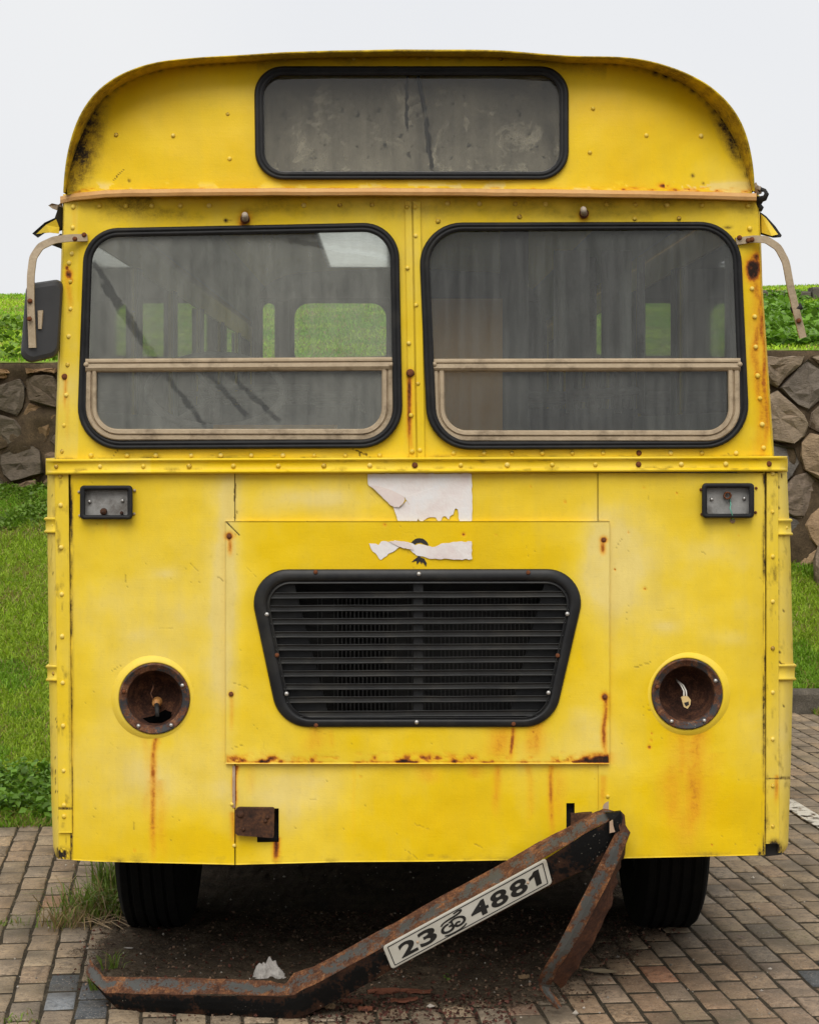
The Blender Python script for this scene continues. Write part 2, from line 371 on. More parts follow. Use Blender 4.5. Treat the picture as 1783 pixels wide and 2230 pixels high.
M['brick'] = make_brick()

def make_soil(name, c1, c2, c3):
    g = G(name); geo = g.n('ShaderNodeNewGeometry').outputs['Position']
    n = g.noise(geo, 9, 6, 0.7); n2 = g.noise(geo, 85, 4, 0.75); n3 = g.noise(geo, 2.3, 3)
    f = g.m2('ADD', g.m2('MULTIPLY', n, 0.5), g.m2('MULTIPLY', n2, 0.5))
    col = g.ramp(f, [(0.33, c1), (0.52, c2), (0.70, c3)])
    return g.done(g.bsdf(col, 0.95, 0, g.bump(f, 0.9, 0.012), 0.2))
M['soil'] = make_soil('bare_soil', (0.014, 0.010, 0.007), (0.040, 0.028, 0.017), (0.105, 0.075, 0.048))
def make_soil_patch():
    g = G('soil_patch'); geo = g.n('ShaderNodeNewGeometry').outputs['Position']
    n = g.noise(geo, 9, 6, 0.7); n2 = g.noise(geo, 85, 4, 0.75); n3 = g.noise(geo, 240, 3, 0.7)
    f = g.m2('ADD', g.m2('MULTIPLY', n, 0.45), g.m2('MULTIPLY', n2, 0.55))
    col = g.ramp(f, [(0.34, (0.022, 0.016, 0.011)), (0.50, (0.072, 0.052, 0.033)), (0.62, (0.13, 0.098, 0.065)), (0.74, (0.26, 0.21, 0.15))])
    a = g.mr(g.m2('ADD', g.attr('edge')[0][0], g.m2('ADD', g.m2('MULTIPLY', g.m2('SUBTRACT', n2, 0.5), 1.3), g.m2('MULTIPLY', g.m2('SUBTRACT', n3, 0.5), 0.9))), 0.45, 0.60)
    d = g.bsdf(col, 0.95, 0, g.bump(f, 1.0, 0.014), 0.2); t = g.n('ShaderNodeBsdfTransparent').outputs[0]
    return g.done(g.n('ShaderNodeMixShader', {0: a, 1: t, 2: d}).outputs[0])
M['soil_patch'] = make_soil_patch()
M['bed'] = make_soil('joint_sand', (0.018, 0.014, 0.009), (0.048, 0.038, 0.024), (0.17, 0.135, 0.09))
M['mud'] = make_soil('wall_mortar', (0.028, 0.019, 0.012), (0.085, 0.060, 0.036), (0.17, 0.115, 0.065))
M['lawn_soil'] = make_soil('lawn_ground', (0.09, 0.115, 0.018), (0.15, 0.21, 0.03), (0.23, 0.21, 0.07))
M['hill_turf'] = make_soil('hill_turf', (0.13, 0.20, 0.03), (0.21, 0.28, 0.045), (0.30, 0.33, 0.075))
M['concrete'] = make_soil('kerb_concrete', (0.05, 0.045, 0.035), (0.12, 0.105, 0.085), (0.24, 0.21, 0.17))

def make_stone():
    g = G('wall_stone'); co = g.co(); oi = g.n('ShaderNodeObjectInfo')
    n = g.noise(co, 9, 6, 0.7, 0.3); n2 = g.noise(g.map(co, (1, 1, 3.0), rot=(0, 0.3, 0)), 30, 5, 0.7)
    f = g.m2('ADD', g.m2('MULTIPLY', n, 0.55), g.m2('MULTIPLY', n2, 0.45))
    col = g.mix(1.0, oi.outputs['Color'], g.ramp(f, [(0.3, (0.45, 0.43, 0.42)), (0.55, (1.0, 0.98, 0.95)), (0.75, (1.5, 1.45, 1.35))]), 'MULTIPLY')
    col = g.mix(g.mr(g.noise(co, 4, 4), 0.55, 0.7, 0, 0.5), col, (0.055, 0.042, 0.026))
    return g.done(g.bsdf(col, 0.88, 0, g.bump(f, 0.9, 0.03), 0.3))
M['stone'] = make_stone()

def make_leafy(name, trans=0.35, rough=0.55):
    g = G(name); _, c = g.attr('tint')
    p = g.bsdf(c, rough, 0, None, 0.3); t = g.n('ShaderNodeBsdfTranslucent', {'Color': g.mix(1.0, c, (1.15, 1.25, 0.7), 'MULTIPLY')}).outputs[0]
    return g.done(g.n('ShaderNodeMixShader', {0: trans, 1: p, 2: t}).outputs[0])
M['grass'] = make_leafy('grass_blades'); M['leaf'] = make_leafy('broad_leaves', 0.3, 0.45); M['dry'] = make_leafy('dry_litter', 0.1, 0.8)

def make_paper():
    g = G('torn_paper'); co = g.co(); n = g.noise(co, 10, 4, 0.6); n2 = g.noise(co, 60, 4, 0.7)
    col = g.ramp(n, [(0.3, (0.70, 0.60, 0.57)), (0.5, (0.76, 0.71, 0.68)), (0.7, (0.74, 0.74, 0.74))])
    return g.done(g.bsdf(col, 0.8, 0, g.bump(g.m2('ADD', n, g.m2('MULTIPLY', n2, 0.25)), 0.35, 0.01), 0.3))
M['paper'] = make_paper()
M['paper_back'] = simple('paper_underside', (0.68, 0.57, 0.53), (0.74, 0.65, 0.60), 0.8, 12, bump=0.2)
def make_line():
    g = G('worn_white_paint'); geo = g.n('ShaderNodeNewGeometry').outputs['Position']
    n = g.noise(geo, 14, 6, 0.75); k = g.mr(n, 0.42, 0.50)
    d = g.bsdf((0.62, 0.58, 0.50), 0.8); t = g.n('ShaderNodeBsdfTransparent').outputs[0]
    return g.done(g.n('ShaderNodeMixShader', {0: k, 1: t, 2: d}).outputs[0])
M['line'] = make_line()
def make_plastic():
    g = G('clear_plastic_scrap'); co = g.co(); n = g.noise(co, 25, 5, 0.7)
    d = g.bsdf((0.75, 0.70, 0.64), 0.35, 0, g.bump(n, 0.8, 0.02)); t = g.n('ShaderNodeBsdfTransparent').outputs[0]
    return g.done(g.n('ShaderNodeMixShader', {0: g.mr(n, 0.3, 0.7, 0.35, 0.9), 1: t, 2: d}).outputs[0])
M['plastic'] = make_plastic()

# ================================================================== SETTING
# ---- ground sheet
me = mesh_py('ground', [(-300, -60, -0.06), (300, -60, -0.06), (300, 600, -0.06), (-300, 600, -0.06)], [(0, 1, 2, 3)])
tag(put('ground', me, M['soil']), kind='structure')

# ---- brick paving
BUSX = 0.083
VPX = 400.0                                     # the rows of bricks run a few degrees off the bus
dv = Vector(((VPX - PX0) / FPX, 1.0)).normalized(); cv = Vector((dv.y, -dv.x))
def paved(x, y):
    if x < -1.55: return y < 3.06 + 0.05 * math.sin(x * 5)
    return y < 6.72
bed = part('paving', np.array([(-7, -5.5, -0.0036), (9, -5.5, -0.0036), (9, 6.74, -0.0036), (-7, 6.74, -0.0036)], float), [(0, 1, 2, 3)], M['bed'], None)
tag(bed, kind='structure')
def brick_verts(rs, seed):
    r = random.Random(seed)
    hw, hl, ch = 0.0503, 0.0995, 0.008
    j = lambda a: r.uniform(-a, a)
    def loop(ix, z, a): return [(sx * (hw - ix) + j(a), sy * (hl - ix) + j(a), z + j(a * 0.3)) for sx, sy in ((-1, -1), (0, -1), (1, -1), (1, 0), (1, 1), (0, 1), (-1, 1), (-1, 0))]
    V = loop(0, -0.06, 0.0) + loop(0, -ch, 0.0030) + loop(ch * 0.45, -0.0022, 0.0028) + loop(ch, 0.0, 0.0026) + [(0, 0, 0.0012 * r.uniform(-1, 1))]
    F = [(k + 8 * a, (k + 1) % 8 + 8 * a, (k + 1) % 8 + 8 * a + 8, k + 8 * a + 8) for a in range(3) for k in range(8)]
    F += [(24 + k, 24 + (k + 1) % 8, 32) for k in range(8)]
    return V, F
brick_geo = [brick_verts(1, s) for s in range(7)]
brick_me = []
for V, F in brick_geo:
    b = mesh_py('brick', V, F, True); b.materials.append(M['brick']); brick_me.append(b)
def proj(x, y, z=0.0):
    D = y + CAM_D; return PX0 + x * FPX / D, PY0 + (CAM_H - z) * FPX / D
bricks = []
PW, PL = 0.1075, 0.2155
for ci in range(-60, 78):
    for ri in range(-16, 36):
        off = (ri + 0.5 * (ci % 2)) * PL
        p = cv * (ci * PW) + dv * off
        x, y = p.x, p.y + 0.03
        if not paved(x, y) or y < -2.2 or x < -3.4 or x > 4.6: continue
        a, b = proj(x, y)
        vis = -40 < a < 1823 and 1490 < b < 2262
        under = (-1.0 < x < 1.12 and y > 0.75)
        area = 1.0 / ((y + CAM_D) ** 3)
        soilhit = under or (205 < a < 1330 and b < 2185) or (1330 <= a < 1480 and b < 2040)
        hidden = (b < 1868 and 110 < a < 1720)
        sc = area * (0.02 if not vis else 1) * (0.05 if soilhit else 1) * (0.01 if hidden else 1)
        bricks.append((sc, x, y, a, b))
bricks.sort(reverse=True)
ang = math.atan2(dv.y, dv.x) - math.pi / 2
BC = [(0.29, 0.22, 0.145), (0.31, 0.24, 0.16), (0.26, 0.20, 0.14), (0.33, 0.245, 0.16), (0.275, 0.22, 0.16), (0.30, 0.215, 0.14)]
def brick_col(a, b, rr):
    c = list(rr.choice(BC)); k = rr.uniform(0.92, 1.22); c = [v * k for v in c]
    if a > 1250 and b > 2080: c = [c[0] * 0.98, c[1] * 0.9, c[2] * 0.86]
    if a < 215 and 2128 < b < 2200 and a > 85: c = [0.085, 0.092, 0.10] if rr.random() < 0.6 else [0.22, 0.235, 0.25]
    if rr.random() < 0.015: c = [c[0] * 1.1, c[1] * 0.85, c[2] * 0.78]
    if a > 1740 and 2090 < b < 2130: c = [0.09, 0.095, 0.10]
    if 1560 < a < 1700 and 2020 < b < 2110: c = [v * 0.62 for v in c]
    return c
rb = random.Random(5); rest = []
for i, (sc, x, y, a, b) in enumerate(bricks):
    z = rb.gauss(0, 0.0010) + 0.002 * (float(fbm(x * 1.3, y * 1.3, 3)) - 0.5); rz = ang + rb.gauss(0, 0.016); tx, ty = rb.gauss(0, 0.005), rb.gauss(0, 0.006)
    k = rb.randrange(7); c = brick_col(a, b, rb)
    if i < 300:
        o = put('brick', brick_me[k], None, bed, (x, y, z), (tx, ty, rz)); o.color = (*c, 1)
    else:
        rest.append((k, x, y, z, rz, c))
VV = []; FF = []; CC = []; base = 0
for k, x, y, z, rz, c in rest:
    V = np.array(brick_geo[k][0]); ca, sa = math.cos(rz), math.sin(rz)
    VV.append(np.c_[V[:, 0] * ca - V[:, 1] * sa + x, V[:, 0] * sa + V[:, 1] * ca + y, V[:, 2] + z])
    q = np.array([f for f in brick_geo[k][1] if len(f) == 4]) + base; t = np.array([f for f in brick_geo[k][1] if len(f) == 3]) + base
    FF.append((q, t)); CC.append(np.tile([*c, 1], (len(V), 1))); base += len(V)
g = M['brick'].copy(); g.name = 'paving_brick_field'
for nd in list(g.node_tree.nodes):
    if nd.type == 'OBJECT_INFO':
        at = g.node_tree.nodes.new('ShaderNodeAttribute'); at.attribute_name = 'tint'
        for l in list(nd.outputs['Color'].links): g.node_tree.links.new(at.outputs['Color'], l.to_socket)
o = part('brick_field', np.vstack(VV), [np.vstack([f[0] for f in FF]), np.vstack([f[1] for f in FF])], g, bed, True, {'tint': np.vstack(CC)})
tag(o, kind='stuff')

# worn white line painted along a row of bricks
def gpt(px, py, z=0.0):
    y = ground_y(py); return Vector(((px - PX0) * (CAM_D + y) / FPX, y, z))
l0, l1 = gpt(1700, 1735), gpt(1800, 1815)
u = (Vector((dv.x, dv.y, 0))); n_ = Vector((cv.x, cv.y, 0))
V = []
for t in np.linspace(-0.9, 1.2, 12):
    c = gpt(1752, 1775) + n_ * t * 0.0 + u * t
    V += [c - n_ * 0.05, c + n_ * 0.05]
V = [Vector((v.x, v.y, 0.0105)) for v in V]
o = part('painted_line', V, [(2 * i, 2 * i + 1, 2 * i + 3, 2 * i + 2) for i in range(11)], M['line'], None)
tag(o, kind='structure')

# ---- bare soil under the bus front
poly_px = [(222, 1985), (196, 2040), (188, 2085), (205, 2140), (262, 2192), (420, 2220), (690, 2224), (860, 2204), (1000, 2186), (1120, 2200), (1215, 2180), (1290, 2130), (1370, 2075), (1440, 2035), (1470, 2008)]
poly = [gpt(a, b) for a, b in poly_px]; poly = [(p.x, p.y) for p in poly] + [(0.98, 1.6), (0.95, 4.2), (-0.85, 4.2), (-0.98, 1.5)]
poly = np.array(poly)
def sdist(X, Y, P):
    d = np.full(X.shape, 1e9); ins = np.zeros(X.shape, bool)
    for i in range(len(P)):
        a, b = P[i], P[(i + 1) % len(P)]; e = b - a
        t = np.clip(((X - a[0]) * e[0] + (Y - a[1]) * e[1]) / (e @ e), 0, 1)
        d = np.minimum(d, np.hypot(X - a[0] - t * e[0], Y - a[1] - t * e[1]))
        c = ((a[1] <= Y) & (b[1] > Y)) | ((b[1] <= Y) & (a[1] > Y))
        with np.errstate(divide='ignore', invalid='ignore'):
            xi = a[0] + (Y - a[1]) / (e[1] if e[1] else 1e-9) * e[0]
        ins ^= c & (X < xi)
    return np.where(ins, d, -d)
def grid_faces(n, m):
    i = np.arange((n - 1) * m).reshape(n - 1, m)[:, :-1].ravel()
    return np.c_[i, i + m, i + m + 1, i + 1]
gx = np.arange(-1.35, 1.35, 0.011); gy = np.concatenate([np.arange(-0.25, 1.3, 0.011), np.arange(1.3, 4.4, 0.06)])
X, Y = np.meshgrid(gx, gy, indexing='ij')
S = sdist(X, Y, poly)
def soil_z(X, Y, S):
    return np.clip((S + 0.24 * (fbm(X * 7, Y * 7, 5) - 0.5) + 0.14 * (fbm(X * 32, Y * 32, 6, 4) - 0.5)) * 0.12, -0.004, 0.010) + 0.018 * (fbm(X * 14, Y * 14, 9) - 0.5) + 0.014 * (fbm(X * 45, Y * 45, 21, 3) - 0.55) + 0.002
Z = soil_z(X, Y, S)
F = grid_faces(len(gx), len(gy)); Eg = np.clip((S + 0.14) / 0.34 + 0.9 * (fbm(X * 7, Y * 7, 5) - 0.5), 0, 1); keep = (Eg.ravel()[F] > 0.02).any(1)
o = part('soil', np.c_[X.ravel(), Y.ravel(), Z.ravel()], F[keep], M['soil_patch'], None, True, {'edge': np.c_[Eg.ravel(), Eg.ravel(), Eg.ravel(), np.ones(Eg.size)]}); tag(o, kind='structure')

# ---- grass bank to the left, lawn with kerb to the right, hill behind the wall
def bank_z(x, y):
    z = np.interp(y, [2.9, 3.05, 4.2, 9.6], [-0.06, 0.01, 0.16, 1.42]) + 0.06 * (fbm(x * 1.2, y * 1.2, 31) - 0.5)
    return z * sstep(-1.22, -1.9, x) + (-0.08) * (1 - sstep(-1.22, -1.9, x))
def lawn_z(x, y):
    z = np.interp(y, [6.86, 7.1, 9.6], [0.12, 0.155, 0.80]) + 0.05 * (fbm(x * 1.2, y * 1.2, 33) - 0.5)
    return z * sstep(1.5, 1.9, x) - 0.08 * (1 - sstep(1.5, 1.9, x))
def hill_z(x, y):
    t0 = 2.44 + 0.10 * sstep(-3, 3, x)
    z = t0 + 0.126 * np.minimum(y - 9.75, 9.5) + 0.10 * (fbm(x * 0.5, y * 0.5, 35) - 0.5) * sstep(10, 12, y)
    return z - 0.012 * np.maximum(y - 19.25, 0) ** 1.35 * 0.9
def terrain(name, xs, ys, fz, mat='lawn_soil'):
    X, Y = np.meshgrid(xs, ys, indexing='ij'); Z = fz(X, Y)
    o = part(name, np.c_[X.ravel(), Y.ravel(), Z.ravel()], grid_faces(len(xs), len(ys)), M[mat], None, True)
    return tag(o, kind='structure')
terrain('grass_bank', np.arange(-14, -1.2, 0.1), np.arange(2.9, 9.8, 0.1), bank_z)
terrain('lawn', np.arange(1.45, 14, 0.1), np.concatenate([[6.86], np.arange(6.95, 9.8, 0.1)]), lawn_z)
terrain('hill', np.concatenate([np.arange(-60, -10, 2), np.arange(-10, 10, 0.25), np.arange(10, 61, 2)]), np.concatenate([np.arange(9.72, 24, 0.25), np.arange(24, 120, 4)]), hill_z, 'hill_turf')

kb = MB().box(1.5, 12, 6.76, 6.85, -0.05, 0.10).build('kerb', M['concrete']); tag(kb, kind='structure')
x = 1.5; rk = random.Random(3)
while x < 9:
    L = 0.92; dz = rk.gauss(0, 0.006)
    c = 0.014
    s = MB()
    prof = [(6.74, -0.05), (6.74, 0.13 - c), (6.74 + c, 0.143), (6.87 - c, 0.143), (6.87, 0.13), (6.87, -0.05)]
    s.prism([(x + 0.004, a, b + dz) for a, b in prof], (L - 0.008, 0, 0)); s.build('kerb_stone', M['concrete'], kb); x += L

# ---- stone retaining wall
wall = thing('stone_wall', 'rubble stone retaining wall holding back the grassy hill behind the bus', 'wall', (0, 9.7, 0))
xs = np.arange(-9, 9.01, 0.07); zs = np.linspace(0, 1, 36)
X, T = np.meshgrid(xs, zs, indexing='ij')
TOPZ = 2.43 + 0.10 * sstep(-3, 3, X) + 0.03 * (fbm(X * 3, X * 0 + 1, 41) - 0.5)
Z = T * TOPZ; Yw = 9.60 + 0.17 * (fbm(X * 5, Z * 5, 43, 5) - 0.5) - 0.05 * (1 - T)
V = np.c_[X.ravel(), Yw.ravel(), Z.ravel()]; Fm = grid_faces(len(xs), len(zs))
nb = len(V); topi = np.arange(len(xs)) * len(zs) + len(zs) - 1
V2 = V[topi] + np.array([0, 0.30, 0.0]); V = np.vstack([V, V2])
Ft = np.c_[topi[:-1], topi[1:], nb + np.arange(1, len(xs)), nb + np.arange(len(xs) - 1)]
part('mortar', V, np.vstack([Fm, Ft]), M['mud'], wall, True)
def clip_poly(P, n, c):
    out = []
    for i in range(len(P)):
        a, b = P[i], P[(i + 1) % len(P)]; da, db = a @ n - c, b @ n - c
        if da <= 0: out.append(a)
        if (da < 0 < db) or (db < 0 < da): out.append(a + (b - a) * (da / (da - db)))
    return out
seeds = []
rs = random.Random(21); z = 0.45; row = 0
while z < 2.5:
    x = -5.6 + rs.uniform(0, 0.3)
    while x < 5.6:
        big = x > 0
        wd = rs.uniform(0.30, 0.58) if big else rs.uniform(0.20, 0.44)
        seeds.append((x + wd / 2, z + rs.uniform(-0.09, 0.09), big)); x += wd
    z += rs.uniform(0.25, 0.34); row += 1
SP = np.array([(a, b) for a, b, _ in seeds])
STC = [(0.25, 0.195, 0.14), (0.19, 0.16, 0.13), (0.31, 0.225, 0.145), (0.39, 0.27, 0.165), (0.27, 0.21, 0.16), (0.16, 0.145, 0.13)]
for i, (sx, sz, big) in enumerate(seeds):
    P = [np.array(p) for p in ((sx - .45, sz - .3), (sx + .45, sz - .3), (sx + .45, sz + .3), (sx - .45, sz + .3))]
    d = np.hypot(*(SP - SP[i]).T)
    for j in np.argsort(d)[1:16]:
        n = SP[j] - SP[i]; mid = (SP[j] + SP[i]) / 2; L = np.linalg.norm(n); n = n / L
        P = clip_poly(P, n, mid @ n - (rs.uniform(0.003, 0.013) if big else rs.uniform(0.005, 0.024)))
        if len(P) < 3: break
    if len(P) < 3: continue
    topz = 2.43 + 0.10 * float(sstep(-3, 3, sx)) - 0.05
    P = clip_poly(P, np.array([0, 1.0]), topz); P = clip_poly(P, np.array([0, -1.0]), -0.2) if len(P) >= 3 else []
    if len(P) < 3: continue
    P = np.array(P)
    for _ in range(1):                                     # cut corners
        Q = []
        for k in range(len(P)):
            a, b = P[k], P[(k + 1) % len(P)]
            if np.linalg.norm(a - b) < 0.03: Q.append((a + b) / 2)
            else: kc = 0.05 if big else 0.08; Q += [a * (1 - kc) + b * kc, a * kc + b * (1 - kc)]
        P = np.array(Q)
    P = np.array([p + np.array([rs.gauss(0, 0.006), rs.gauss(0, 0.006)]) for p in P])
    c = P.mean(0); m = len(P); yb0 = 9.60 + rs.uniform(-0.02, 0.03); pr = rs.uniform(0.04, 0.11) if big else rs.uniform(0.03, 0.08)
    V = []; P = resample(P, max(12, 2 * (len(P) // 2))); m = len(P); tx, tz = rs.gauss(0, 0.12), rs.gauss(0, 0.12); sd_i = rs.uniform(0, 99)
    for (k, dy) in ((1.0, 0.10), (1.0, -0.55 * pr), (0.955, -0.86 * pr), (0.74, -0.97 * pr), (0.38, -1.0 * pr)):
        for p in P:
            q = c + (p - c) * k; nz_ = float(fbm(np.float64(q[0] * 9 + sd_i), np.float64(q[1] * 9), 3, 4)) - 0.5
            V.append((q[0] + rs.gauss(0, 0.005), yb0 + dy + ((nz_ * 0.10 + (q[0] - c[0]) * tx + (q[1] - c[1]) * tz + rs.gauss(0, 0.004)) if k < 1 else nz_ * 0.02), q[1] + rs.gauss(0, 0.005)))
    V.append((c[0], yb0 - pr + rs.gauss(0, 0.012), c[1]))
    F = [(a * m + k, a * m + m + k, a * m + m + (k + 1) % m, a * m + (k + 1) % m) for a in range(4) for k in range(m)]
    F += [(4 * m + k, 5 * m, 4 * m + (k + 1) % m) for k in range(m)]
    V = np.array(V); ctr = V.mean(0)
    me = mesh_py('stone', V - ctr, F, False); me.materials.append(M['stone'])
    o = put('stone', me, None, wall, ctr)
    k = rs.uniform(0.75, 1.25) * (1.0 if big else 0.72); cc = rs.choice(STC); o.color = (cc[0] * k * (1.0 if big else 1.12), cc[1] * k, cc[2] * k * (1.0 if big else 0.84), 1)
# loose boulder leaning at the foot of the wall, right of the bus
def rock(name, loc, size, seed, col, label, cat, sub=3, group=None):
    import bmesh
    bm = bmesh.new(); bmesh.ops.create_icosphere(bm, subdivisions=sub, radius=1)
    r = random.Random(seed); off = r.uniform(0, 50)
    planes = [(Vector((r.gauss(0, 1), r.gauss(0, 1), r.gauss(0, 1))).normalized(), r.uniform(0.62, 0.85)) for _ in range(9)]
    for v in bm.verts:
        for n, d in planes:
            k = v.co.dot(n)
            if k > d: v.co -= n * (k - d)
        f = 1 + 0.14 * (float(fbm(np.float64(v.co.x * 2 + off), np.float64(v.co.y * 2 + v.co.z * 1.7))) - 0.5)
        v.co = Vector((v.co.x * size[0], v.co.y * size[1], v.co.z * size[2])) * f
    me = bpy.data.meshes.new(name); bm.to_mesh(me); bm.free(); me.materials.append(M['stone'])
    o = put(name, me, None, None, loc); o.color = (*col, 1); tag(o, label, cat, group); return o
b = rock('boulder', (3.62, 9.15, 0.83), (0.30, 0.24, 0.34), 4, (0.27, 0.21, 0.16), 'pale angular boulder leaning at the foot of the stone wall', 'rock'); b.rotation_euler = (0, 0.5, 0.3)
# stone edging high on the hill
ed = thing('stone_edging', 'low row of grey slabs edging a path across the hilltop', 'edging', (4, 16.6, 3.3))
re_ = random.Random(9); x = 1.5
while x < 8:
    L = re_.uniform(0.35, 0.7); zz = float(hill_z(np.float64(x + L / 2), np.float64(16.6)))
    h = re_.uniform(0.10, 0.14); s = MB()
    s.prism([(x + 0.012, 16.55, zz - 0.1), (x + 0.012, 16.55, zz + h - 0.02), (x + 0.012, 16.58, zz + h), (x + 0.012, 16.83, zz + h), (x + 0.012, 16.85, zz - 0.1)], (L - 0.024, 0, re_.uniform(-0.015, 0.015)))
    s.build('slab', M['concrete'], ed); x += L

# ---- grass and leafy cover
def blades(name, P, h, w, tint, lean=0.5, seed=0, label=None, cat=None, kind='stuff', mat=None, parent=None):
    """P (n,3) roots; one bent tapered blade each"""
    r = np.random.default_rng(seed); n = len(P)
    h = h * r.uniform(0.55, 1.25, n); a = r.uniform(0, 2 * np.pi, n); l = lean * r.uniform(0.15, 1.0, n)
    dx, dy = np.cos(a), np.sin(a); w = w * r.uniform(0.7, 1.2, n)
    b = r.uniform(0, 2 * np.pi, n); sx, sy = np.cos(b) * w / 2, np.sin(b) * w / 2
    V = np.zeros((n, 5, 3))
    V[:, 0] = P + np.c_[-sx, -sy, np.zeros(n)]; V[:, 1] = P + np.c_[sx, sy, np.zeros(n)]
    m = P + np.c_[dx * l * h * 0.35, dy * l * h * 0.35, h * 0.6]
    V[:, 2] = m + np.c_[-sx, -sy, np.zeros(n)] * 0.8; V[:, 3] = m + np.c_[sx, sy, np.zeros(n)] * 0.8
    V[:, 4] = P + np.c_[dx * l * h, dy * l * h, h * (1.0 - 0.35 * l)]
    i = np.arange(n)[:, None] * 5
    q = i + np.array([[0, 1, 3, 2]]); t = i + np.array([[2, 3, 4]])
    c = np.repeat(tint, 5, axis=0); c = np.c_[c, np.ones(len(c))]
    c = c.reshape(n, 5, 4)
    o = part(name, V.reshape(-1, 3), [q, t], mat or M['grass'], parent, True, {'tint': c.reshape(-1, 4)})
    return tag(o, label, cat, kind=kind)
def grass_tint(n, r, x, y, dryness=0.12):
    k = fbm(x * 1.7, y * 1.7, 51); g = r.uniform(0.7, 1.25, n)[:, None]
    c = np.where((k > 0.52)[:, None], np.array([[0.20, 0.36, 0.026]]), np.array([[0.32, 0.45, 0.038]])) * g
    d = r.random(n) < dryness + 0.25 * sstep(0.6, 0.75, fbm(x * 2.3, y * 2.3, 57))
    c[d] = np.array([0.34, 0.27, 0.11]) * g[d]
    return c
def scatter(n, x0, x1, y0, y1, fz, r, thin=0.0):
    x = r.uniform(x0, x1, n); y = r.uniform(y0, y1, n)
    if thin:
        k = fbm(x * 1.9, y * 1.9, 61) > thin * r.uniform(0.8, 1.1, n); x, y = x[k], y[k]
    return np.c_[x, y, fz(x, y) - 0.004]
r = np.random.default_rng(3)
P = scatter(125000, -4.0, -1.3, 3.1, 9.65, bank_z, r, 0.0); blades('bank_grass', P, 0.058, 0.0075, grass_tint(len(P), r, P[:, 0], P[:, 1], 0.08), 1.7, 1, 'short green grass covering the bank beside the bus', 'grass')
P = scatter(55000, 1.9, 5.2, 6.88, 9.65, lawn_z, r, 0.28); blades('lawn_grass', P, 0.062, 0.009, grass_tint(len(P), r, P[:, 0], P[:, 1], 0.08), 1.7, 2, 'short green lawn grass between the kerb and the stone wall', 'grass')
PL_ = scatter(60000, -6.5, -1.0, 9.75, 19.9, hill_z, r); PR_ = scatter(60000, 1.0, 7.0, 9.75, 19.9, hill_z, r); PM = scatter(14000, -1, 1, 9.75, 19.9, hill_z, r)
P = np.vstack([PL_, PR_, PM]); blades('hill_grass', P, 0.045, 0.014, grass_tint(len(P), r, P[:, 0], P[:, 1], 0.10) * np.array([[1.4, 1.4, 1.3]]), 1.9, 3, 'green grass growing on the hill above the wall', 'grass')
P = scatter(6000, -3.6, -1.4, 2.98, 3.12, bank_z, r); blades('edge_grass', P, 0.06, 0.007, grass_tint(len(P), r, P[:, 0], P[:, 1], 0.3), 1.2, 6, 'ragged grass along the edge of the paving', 'grass')
P = scatter(5000, 1.9, 5.0, 6.66, 6.75, lambda x, y: x * 0, r); P = P[fbm(P[:, 0] * 4, P[:, 1], 71) > 0.5]; blades('kerb_grass', P, 0.05, 0.007, grass_tint(len(P), r, P[:, 0], P[:, 1], 0.35), 1.2, 7, 'thin grass growing at the foot of the kerb', 'grass')

def leaves(name, P, size, tint, seed, label, cat=None, kind='stuff', up=0.55, mat=None, parent=None):
    """diamond leaves folded along the midrib"""
    r = np.random.default_rng(seed); n = len(P); s = size * r.uniform(0.6, 1.25, n)
    a = r.uniform(0, 2 * np.pi, n); el = r.normal(up * 0.3, 0.45, n)
    d = np.c_[np.cos(a) * np.cos(el), np.sin(a) * np.cos(el), np.sin(el)]
    sd_ = np.c_[-np.sin(a), np.cos(a), np.zeros(n)]; roll = r.normal(0, 0.5, n)[:, None]
    up_ = np.cross(d, sd_); sd_ = sd_ * np.cos(roll) + up_ * np.sin(roll); up_ = np.cross(d, sd_)
    L = s[:, None]; w = L * 0.36
    V = np.stack([P, P + d * L * 0.45 + sd_ * w + up_ * L * 0.10, P + d * L - up_ * L * 0.12, P + d * L * 0.45 - sd_ * w + up_ * L * 0.10, P + d * L * 0.5], 1)
    i = np.arange(n)[:, None] * 5
    q1 = np.vstack([i + np.array([[0, 1, 4]]), i + np.array([[1, 2, 4]]), i + np.array([[0, 4, 3]]), i + np.array([[4, 2, 3]])])
    c = np.repeat(np.c_[tint, np.ones(n)], 5, axis=0)
    o = part(name, V.reshape(-1, 3), [q1], mat or M['leaf'], parent, True, {'tint': c})
    return tag(o, label, cat, kind=kind)
def leaf_cloud(n, x0, x1, y0, y1, fz, hgt, r, thin, sc=2.2):
    x = r.uniform(x0, x1, n); y = r.uniform(y0, y1, n); k = fbm(x * sc, y * sc, 81)
    m = k > thin; x, y, k = x[m], y[m], k[m]
    return np.c_[x, y, fz(x, y) + r.uniform(0.0, 1.0, len(x)) * hgt * np.clip((k - thin) * 5, 0.15, 1)]
P = leaf_cloud(42000, 1.6, 6.5, 10.0, 16.4, hill_z, 0.12, r, 0.40); t = np.array([[0.15, 0.28, 0.035]]) * r.uniform(0.6, 1.5, len(P))[:, None]
leaves('hill_ground_cover', P, 0.085, t, 11, 'leafy green ground cover spreading over the top of the wall', 'ground cover')
P = leaf_cloud(14000, -6, -1.5, 9.9, 14, hill_z, 0.12, r, 0.5); t = np.array([[0.17, 0.28, 0.035]]) * r.uniform(0.6, 1.4, len(P))[:, None]
leaves('bank_top_cover', P, 0.07, t, 12, 'patchy leafy cover on the hill above the darker stretch of wall', 'ground cover')
P = leaf_cloud(7500, -3.6, -1.42, 3.08, 3.75, bank_z, 0.11, r, 0.33, 3.0); t = np.array([[0.13, 0.25, 0.03]]) * r.uniform(0.55, 1.4, len(P))[:, None]
